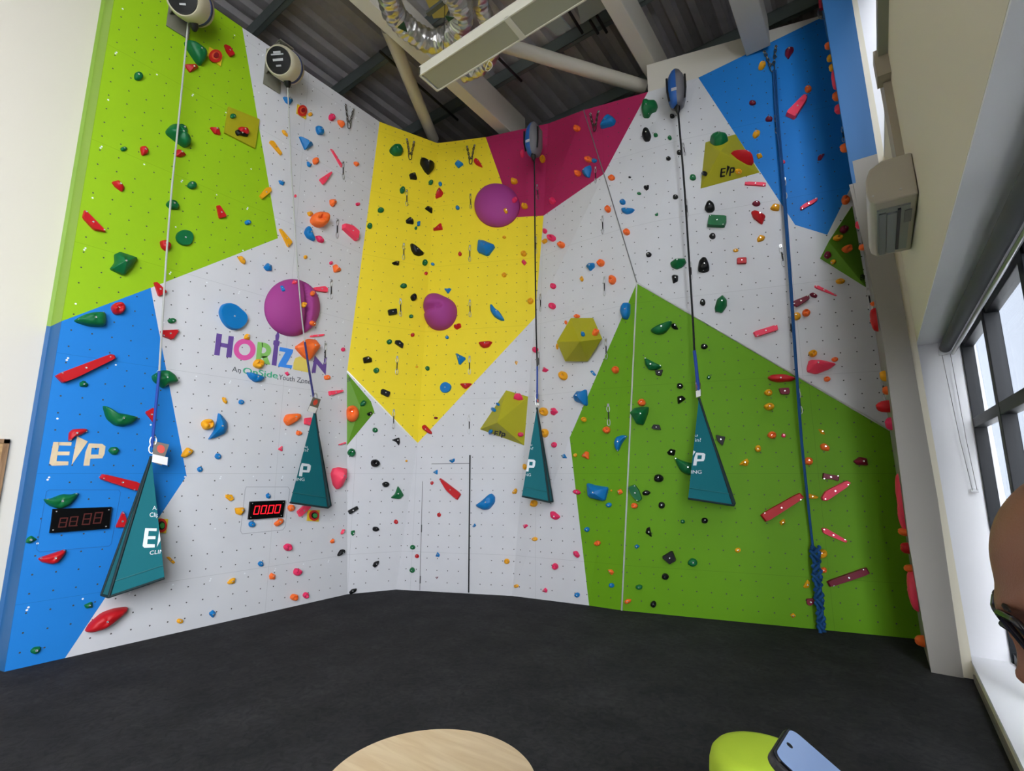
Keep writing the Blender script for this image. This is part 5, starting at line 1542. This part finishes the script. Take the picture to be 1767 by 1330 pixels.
# roller blind: grey roll tube, steel bottom bar, bead cords
bx = WX(2.85); r = empty('roller_blind', (bx + .2, 4, 2.85)); tag(r, 'rolled-up grey roller blind under the lower window lintel', 'blind')
autosmooth(MB().lathe([(.045, 0), (.045, 4.7)], (bx + .2, YJ - 4.8, 2.85), (0, 1, 0), 24).build('fabric_roll', mat('blind_grey', '55575b', .7), r))
autosmooth(MB().lathe([(.014, 0), (.014, 4.7)], (bx + .245, YJ - 4.8, 2.79), (0, 1, 0), 12).build('bottom_bar', STEEL, r))
MB().obox((bx + .2, YJ - .07, 2.85), (.05, 0, 0), (0, .012, 0), (0, 0, .06)).build('bracket', mat('bracket_white', 'dcdce0', .4), r)
CRD = mat('cord_grey', '6d6a6a', .6)
for dx in (-.03, .03): MB().tube([(bx + .2 + dx, YJ - .08, 2.8), (bx + .225 + dx * .7, YJ - .08, 2.0), (bx + .25 + dx * .5, YJ - .08, 1.55)], .0022, 6).build('cord', CRD, r)
MB().tube([(bx + .225, YJ - .065, 1.55), (bx + .275, YJ - .065, 1.55)], .018, 10).build('cord_cleat', mat('bracket_white', 'dcdce0'), r)

# ------------------------------------------------------------------ furniture in front
def circ(a, b, c):
    ax, ay, bx_, by, cx, cy = a.x, a.y, b.x, b.y, c.x, c.y; d = 2 * (ax * (by - cy) + bx_ * (cy - ay) + cx * (ay - by))
    ux = ((ax * ax + ay * ay) * (by - cy) + (bx_ * bx_ + by * by) * (cy - ay) + (cx * cx + cy * cy) * (ay - by)) / d
    uy = ((ax * ax + ay * ay) * (cx - bx_) + (bx_ * bx_ + by * by) * (ax - cx) + (cx * cx + cy * cy) * (bx_ - ax)) / d
    return ux, uy, math.hypot(ax - ux, ay - uy)
tx, ty, tr = circ(atz(772, 1257, .72), atz(572, 1330, .72), atz(922, 1330, .72))
r = empty('round_table', (tx, ty, 0)); tag(r, 'round pale wood table at the bottom edge of the photo', 'table')
TW = woodmat('table_beech', 'd2b793', 'e3cdac', (1.2, 9, 1), .4)
autosmooth(MB().lathe([(tr - .006, -.025), (tr, -.02), (tr, -.003), (tr - .003, 0)], (tx, ty, .72), (0, 0, 1), 96).build('table_top', TW, r), 40)
autosmooth(MB().lathe([(.035, 0), (.035, .66)], (tx, ty, .03), (0, 0, 1), 24).build('leg', STEEL, r)); autosmooth(MB().lathe([(.24, 0), (.24, .008), (.05, .03)], (tx, ty, 0.0), (0, 0, 1), 40).build('base', STEEL, r))
LIME = mat('stool_lime', 'bcd836', .75, bump=.2, bscale=400)
sc_ = atz(1316, 1262, .45); sl_ = atz(1229, 1300, .43); 
sr = .225; sc_ = atz(1315, 1308, .45); sx, sy = sc_.x, sc_.y
r = empty('stool', (sx, sy, 0)); tag(r, 'lime green round upholstered stool in front of the phone', 'stool')
autosmooth(MB().lathe([(sr * .97, 0), (sr, .04), (sr, .34), (sr * .985, .385), (sr * .94, .42), (sr * .86, .44), (sr * .7, .448), (.02, .452)], (sx, sy, .03), (0, 0, 1), 64).build('seat', LIME, r), 60)
autosmooth(MB().lathe([(sr * .9, 0), (sr * .9, .03)], (sx, sy, 0), (0, 0, 1), 40).build('plinth', BLACKP, r))

# ------------------------------------------------------------------ phone held by the person
def at(px_, py_, d): return CAM + ray(px_, py_) * d
TL = at(1331, 1300, .47)
best = None
for i in range(200):
    t2 = .47 + i * .0008; q = at(1361, 1252, t2); e = abs((q - TL).length - .074)
    if best is None or e < best[0]: best = (e, q)
TRp = best[1]; wv = TRp - TL
best = None
for i in range(120):
    s = .8 + i * .02
    for j in range(160):
        d3 = .3 + j * .002; q = at(1361 + 90 * s, 1252 + 78 * s, d3); v = q - TRp
        e = (v.length - .152) ** 2 + (v.dot(wv) / .074) ** 2
        if best is None or e < best[0]: best = (e, q)
BRp = best[1]; lv = (BRp - TRp); lv = (lv - wv * lv.dot(wv) / wv.dot(wv)).normalized() * .152
wu = wv.normalized(); lu = lv.normalized(); pn = wu.cross(lu).normalized(); pn = -pn if pn.dot(CAM - TL) < 0 else pn
pc = TL + wv / 2 + lv / 2
def rrect(c, hw, hh, rad, z, n=6):
    pts = []
    for sx_, sy_, a0 in ((1, 1, 0), (-1, 1, 90), (-1, -1, 180), (1, -1, 270)):
        for k in range(n + 1):
            a = math.radians(a0 + 90 * k / n); pts.append(c + wu * (sx_ * (hw - rad) + rad * math.cos(a)) + lu * (sy_ * (hh - rad) + rad * math.sin(a)) + pn * z)
    return pts
def slab(name, hw, hh, rad, z0, z1, m, par, bev=0):
    a = rrect(pc, hw, hh, rad, z0); b = rrect(pc, hw, hh, rad, z1); n = len(a)
    o = me_obj(name, a + b, [tuple(range(n)), tuple(range(n, 2 * n))[::-1]] + [(i, i + n, (i + 1) % n + n, (i + 1) % n) for i in range(n)], m, par)
    bm = bmesh.new(); bm.from_mesh(o.data); bmesh.ops.recalc_face_normals(bm, faces=bm.faces); bm.to_mesh(o.data); bm.free()
    if bev: bevel(o, bev, 3)
    return o
r = empty('phone', pc); tag(r, 'smartphone in a dark case held over the stool', 'phone')
slab('case', .0385, .0775, .012, -.011, -.001, mat('case_dark', '2b2a2e', .5), r, .003); slab('bezel', .0365, .0755, .011, -.001, .0006, mat('bezel_black', '0c0c0e', .2), r)
slab('screen', .0345, .0735, .0095, .0004, .0012, mat('screen_glass', '7f98c4', .12, emit='8aa4d4', es=.5), r)
cc = pc - lu * .0675; 
autosmooth(MB().lathe([(.003, 0), (.003, .0006)], cc + pn * .0011, pn, 16).build('front_camera', BLACKP, r))

# ------------------------------------------------------------------ person
SKIN = mat('skin_brown', '8a5f4b', .5, bump=.12, bscale=500, spec=.4); SKIN.node_tree.nodes['Principled BSDF'].inputs['Subsurface Weight'].default_value = .08
pit = math.radians(30); fh = V((-.999, .03, 0)).normalized(); fwd = (fh * math.cos(pit) - V((0, 0, 1)) * math.sin(pit)).normalized(); left = V((0, 0, 1)).cross(fwd).normalized(); upv = fwd.cross(left).normalized()
HC_ = CAM + ray(1731, 1042) * .46 - fwd * .098 - upv * .024
def G(x, y, cx, cy, sx_, sy_): return math.exp(-((x - cx) / sx_) ** 2 - ((y - cy) / sy_) ** 2)
hv = []; hf = []; NU, NV = 96, 72
for j in range(NV + 1):
    ph = math.pi * j / NV
    for i in range(NU):
        th = 2 * math.pi * i / NU
        z = math.cos(ph); sp_ = (1 - z ** 2.5) ** .47 if z > 0 else max(0, 1 - (-z) ** 3.2) ** .42
        x, y = sp_ * math.cos(th), sp_ * math.sin(th)
        X_, Y_, Z_ = x * .098, y * .076, z * (.108 if z > 0 else .118)
        if z < 0:
            k = -z; Y_ *= 1 - .36 * k ** 1.5; X_ = X_ * (1 - .2 * k) + .006 * k if x > 0 else X_ * (1 - .5 * k)
        else: X_ -= .008 * z
        if x > .1:    # features of the face in (y, z) metres
            yy, zz = Y_, Z_; f = 0
            f += .010 * G(abs(yy), zz, .022, .024, .03, .012)               # brow
            f -= .013 * G(abs(yy), zz, .031, .003, .017, .014)              # eye sockets
            f += .005 * G(abs(yy), zz, .031, .001, .011, .007)              # lids
            f += .014 * G(yy, zz, 0, -.002, .011, .024) + .035 * G(yy, zz, 0, -.034, .013, .018) + .008 * G(abs(yy), zz, .014, -.036, .008, .009)   # nose
            f += .007 * G(yy, zz, 0, -.060, .024, .007) + .007 * G(yy, zz, 0, -.072, .021, .007) - .003 * G(yy, zz, 0, -.066, .024, .003)   # lips
            f += .009 * G(yy, zz, 0, -.098, .022, .014) + .004 * G(abs(yy), zz, .045, -.03, .02, .02)  # chin, cheeks
            X_ += f * min(1, (x - .1) * 3)
        hv.append(V((X_, Y_, Z_)))
for j in range(NV):
    for i in range(NU): i2 = (i + 1) % NU; hf.append((j * NU + i, (j + 1) * NU + i, (j + 1) * NU + i2, j * NU + i2))
def HP(p): return HC_ + fwd * p[0] + left * p[1] + upv * p[2]
person = empty('person', (HC_.x, HC_.y, 0)); tag(person, 'person with shaved head and dark glasses looking down at a phone', 'person')
body_forward = V((fwd.x, fwd.y, 0)).normalized(); bl_ = V((0, 0, 1)).cross(body_forward)
px0 = V((HC_.x, HC_.y, 0)) - body_forward * .085
def BP(f, l, z): return px0 + body_forward * f + bl_ * l + V((0, 0, z))
grip = pc + lu * .05 - pn * .012
wristR = grip + lu * .085 - pn * .05; 
# skeleton grown into one surface with the Skin modifier
hz = HC_.z
J = {'pelvis': (BP(-.01, 0, hz - .66), .115), 'waist': (BP(-.01, 0, hz - .52), .11), 'chest': (BP(-.01, 0, hz - .35), .12), 'neck0': (BP(.0, 0, hz - .185), .056), 'neck1': (HC_ - upv * .06 - fwd * .03, .05),
     'shR': (BP(0, -.15, hz - .225), .05), 'elR': (BP(-.01, -.22, hz - .52), .038), 'wrR': (wristR, .026), 'paR': (grip + lu * .035 - pn * .02, .022),
     'shL': (BP(0, .15, hz - .225), .05), 'elL': (BP(-.03, .2, hz - .52), .038), 'wrL': (BP(.04, .22, hz - .76), .026), 'paL': (BP(.06, .225, hz - .84), .024),
     'hipR': (BP(0, -.09, hz - .72), .082), 'knR': (BP(.03, -.1, .46), .055), 'anR': (BP(0, -.1, .09), .036), 'toR': (BP(.15, -.115, .04), .03),
     'hipL': (BP(0, .09, hz - .72), .082), 'knL': (BP(.03, .1, .46), .055), 'anL': (BP(0, .1, .09), .036), 'toL': (BP(.15, .115, .04), .03)}
ED = [('pelvis', 'waist'), ('waist', 'chest'), ('chest', 'neck0'), ('neck0', 'neck1'), ('chest', 'shR'), ('shR', 'elR'), ('elR', 'wrR'), ('wrR', 'paR'), ('chest', 'shL'), ('shL', 'elL'), ('elL', 'wrL'), ('wrL', 'paL'),
      ('pelvis', 'hipR'), ('hipR', 'knR'), ('knR', 'anR'), ('anR', 'toR'), ('pelvis', 'hipL'), ('hipL', 'knL'), ('knL', 'anL'), ('anL', 'toL')]
def skinned(nodes, edges, root, sub=2):
    ks = list(nodes); me = bpy.data.meshes.new('sk'); me.from_pydata([tuple(nodes[k][0]) for k in ks], [(ks.index(a), ks.index(b)) for a, b in edges], [])
    o = bpy.data.objects.new('sk', me); C.objects.link(o); md = o.modifiers.new('s', 'SKIN'); md.use_smooth_shade = True
    for i, k in enumerate(ks): me.skin_vertices[0].data[i].radius = (nodes[k][1],) * 2; me.skin_vertices[0].data[i].use_root = (k == root)
    sb = o.modifiers.new('b', 'SUBSURF'); sb.levels = sb.render_levels = sub
    bpy.context.view_layer.update(); m2 = bpy.data.meshes.new_from_object(o.evaluated_get(bpy.context.evaluated_depsgraph_get()))
    vs = [v.co.copy() for v in m2.vertices]; fs = [tuple(p.vertices) for p in m2.polygons]; bpy.data.objects.remove(o); return vs, fs
V_, F_ = [], []
def addm(vs, fs):
    b = len(V_); V_.extend(vs); F_.extend(tuple(i + b for i in f) for f in fs)
bodyv, bodyf = skinned(J, ED, 'pelvis'); addm(bodyv, bodyf)
def fingers(palm, across, out, curl, L=.075, right=True):
    for k in range(4):
        b0 = palm + across * (.028 - .019 * k); ln = L * (.9, 1, .95, .78)[k]
        a = b0 + out * ln * .45 + curl * ln * .12; c = a + out * ln * .2 + curl * ln * .3; d = c - out * ln * .05 + curl * ln * .28
        vs, fs = skinned({'a': (b0 - out * .015, .0095), 'b': (a, .009), 'c': (c, .008), 'd': (d, .007)}, [('a', 'b'), ('b', 'c'), ('c', 'd')], 'a'); addm(vs, fs)
# right hand: palm under the phone, fingers wrap its far edge, thumb on the near edge
pR = J['paR'][0]
fingers(pR + wu * .01, lu * -1, wu * .6 + pn * .05, pn, .075)
th0 = pR - wu * .02 + lu * .02
vs, fs = skinned({'a': (th0, .013), 'b': (th0 - wu * .025 + pn * .012 - lu * .012, .0105), 'c': (th0 - wu * .022 + pn * .034 - lu * .03, .0095), 'd': (th0 - wu * .006 + pn * .038 - lu * .042, .008)}, [('a', 'b'), ('b', 'c'), ('c', 'd')], 'a'); addm(vs, fs)
pL = J['paL'][0]
fingers(pL, body_forward, V((0, 0, -1)), -bl_, .07)
vs, fs = skinned({'a': (pL + body_forward * .015 + V((0, 0, .02)), .012), 'b': (pL + body_forward * .045 + V((0, 0, -.005)), .01), 'c': (pL + body_forward * .05 + V((0, 0, -.035)), .008)}, [('a', 'b'), ('b', 'c')], 'a'); addm(vs, fs)
# head and ears
addm([HP(p) for p in hv], hf)
for s in (-1, 1):
    pts = []
    for i in range(24):
        a = 2 * math.pi * i / 24; pts.append(HP((-.004 + .016 * math.cos(a) + .006 * math.sin(a), s * (.074 + .012 * (1 - math.cos(a)) / 2), .002 + .031 * math.sin(a))))
    m_ = MB().tube(pts, .006, 8, closed=True); addm(m_.v, m_.f)
    m_ = MB().obox(HP((-.004, s * .074, .002)), fwd * .014, left * .004, upv * .027); addm(m_.v, m_.f)
o = me_obj('body', V_, F_, SKIN, person, smooth=True)
rm = o.modifiers.new('r', 'REMESH'); rm.mode = 'VOXEL'; rm.voxel_size = .0042; rm.use_smooth_shade = True
sm_ = o.modifiers.new('sm', 'SMOOTH'); sm_.factor = .5; sm_.iterations = 5
# clothes: a shell a little outside the body, cut at neckline, cuffs and hems
def garment(name, m, nodes, edges, root):
    vs, fs = skinned(nodes, edges, root); me_obj(name, vs, fs, m, person, smooth=True)
def Jg(k, g): return (J[k][0], J[k][1] + g)
def Jm(a, b, t, g): return (J[a][0].lerp(J[b][0], t), J[a][1] * (1 - t) + J[b][1] * t + g)
garment('shirt', mat('shirt_navy', '20283c', .85, bump=.3, bscale=300), {'hem': (J['pelvis'][0] + V((0, 0, -.05)), .128), 'pelvis': Jg('pelvis', .016), 'waist': Jg('waist', .04), 'chest': Jg('chest', .03), 'collar': Jm('chest', 'neck0', .93, .012),
        'shR': Jg('shR', .013), 'slR': Jm('shR', 'elR', .6, .014), 'shL': Jg('shL', .013), 'slL': Jm('shL', 'elL', .6, .014)},
        [('hem', 'pelvis'), ('pelvis', 'waist'), ('waist', 'chest'), ('chest', 'collar'), ('chest', 'shR'), ('shR', 'slR'), ('chest', 'shL'), ('shL', 'slL')], 'pelvis')
garment('trousers', mat('trousers_dark', '191a1e', .85, bump=.3, bscale=300), {'w': Jg('pelvis', .01), 'hipR': Jg('hipR', .012), 'knR': Jg('knR', .014), 'anR': Jg('anR', .02), 'hipL': Jg('hipL', .012), 'knL': Jg('knL', .014), 'anL': Jg('anL', .02)},
        [('w', 'hipR'), ('hipR', 'knR'), ('knR', 'anR'), ('w', 'hipL'), ('hipL', 'knL'), ('knL', 'anL')], 'w')
for s, a, t_ in (('R', 'anR', 'toR'), ('L', 'anL', 'toL')):
    vs, fs = skinned({'h': (J[a][0] + V((0, 0, -.045)) - body_forward * .04, .045), 'a': (J[a][0] + V((0, 0, -.02)), .048), 't': (J[t_][0] + body_forward * .03, .042)}, [('h', 'a'), ('a', 't')], 'a')
    vs = [V((v.x, v.y, max(.002, v.z))) for v in vs]; me_obj('shoe', vs, fs, BLACKP, person, smooth=True)
# eyes, eyebrows and glasses
for s in (-1, 1):
    e = HP((.0845, s * .031, .003)); ey = autosmooth(MB().lathe([(.0115 * math.sin(t), -.0115 * math.cos(t)) for t in [math.pi * i / 12 for i in range(13)]], e, fwd, 20).build('eye', mat('eye_white', 'e8e2dc', .15), person), 80)
    MB().lathe([(.0055, 0), (.004, .0012)], e + fwd * .0112, fwd, 16).build('iris', mat('iris_dark', '1c120c', .1), ey)
    MB().tube([HP((.098 - .3 * (abs(y) - .03) ** 2 * 10, s * y, .027 + .02 * (y - .012) * (.055 - y) * 40)) for y in (.012, .024, .036, .048)], .004, 8, rr=[.001, .002, .0022, .001]).build('eyebrow', mat('brow_dark', '1a1210', .9), person)
gl_ = empty('glasses', HP((.115, 0, 0))); tag(gl_, 'dark-framed rectangular glasses worn by the person', 'glasses')
GFm = mat('glasses_frame', '16121a', .25)
for s in (-1, 1):
    pts = []
    for sx_, sz, a0 in ((1, 1, 0), (-1, 1, 90), (-1, -1, 180), (1, -1, 270)):
        for k in range(5):
            a = math.radians(a0 + 22.5 * k); yv = s * .034 + sx_ * .019 + .007 * math.cos(a); pts.append(HP((.107 - abs(yv) * .15, yv, .002 + sz * .013 + .007 * math.sin(a))))
    autosmooth(MB().tube(pts, .0032, 8, closed=True).build('rim', GFm, gl_), 60)
    v = [p for p in pts]; n = len(v); me_obj('lens', v + [p - fwd * .0015 for p in v], [tuple(range(n)), tuple(range(n, 2 * n))[::-1]] + [(i, i + n, (i + 1) % n + n, (i + 1) % n) for i in range(n)], GLASS, gl_)
    autosmooth(MB().tube([HP((.098, s * .058, .012)), HP((.088, s * .074, .014)), HP((.03, s * .083, .012)), HP((-.01, s * .082, .008)), HP((-.03, s * .079, -.012))], .0035, 8).build('temple_arm', GFm, gl_), 60)
autosmooth(MB().tube([HP((.106, -.009, .006)), HP((.109, 0, .010)), HP((.106, .009, .006))], .003, 8).build('bridge', GFm, gl_), 60)

# ------------------------------------------------------------------ outside and light
gm = mat('paving_grey', 'bcbcba', .9, spec=0, bump=.1, bscale=10)
o = MB().box((1.6, -25, -.25), (30, 30, -.05)).build('paving', gm); tag(o, 'pale grey paving outside the lower window', 'paving'); o['kind'] = 'structure'
o = MB().box((2.5, 1.1, -.1), (7, 22, 9.5)).build('neighbouring_building', mat('cladding_grey', '4a4d52', .9, spec=0, bump=.2, bscale=6)); tag(o, 'pale grey building face outside the lower window', 'building')  # grey building outside, its extent shaped to hold back sky light
W = bpy.data.worlds.new('world'); S.world = W; W.use_nodes = True; nt = W.node_tree; bg = nt.nodes['Background']
bg.inputs[0].default_value = (.95, .955, 1.0, 1); bg.inputs[1].default_value = SKY_STRENGTH
def portal(z0, z1, YW0=YW0, YJ=YJ):
    L = bpy.data.lights.new('window_portal', 'AREA'); L.shape = 'RECTANGLE'; L.size = YJ - YW0; L.size_y = z1 - z0; L.cycles.is_portal = True
    o = bpy.data.objects.new('window_portal', L); C.objects.link(o); o.location = (WX((z0 + z1) / 2) + .5, (YW0 + YJ) / 2, (z0 + z1) / 2)
    o.rotation_euler = Matrix(((0, 0, 1), (1, 0, 0), (0, 1, 0))).to_euler()
portal(ZS, ZL); portal(ZU, ZT); portal(ZA_, ZB_, YA, YB_)
v = S.view_settings; S.display_settings.display_device = 'sRGB'; v.view_transform = 'Standard'; v.look = 'None'; v.gamma = 1; v.use_curve_mapping = False; v.exposure = EXPO
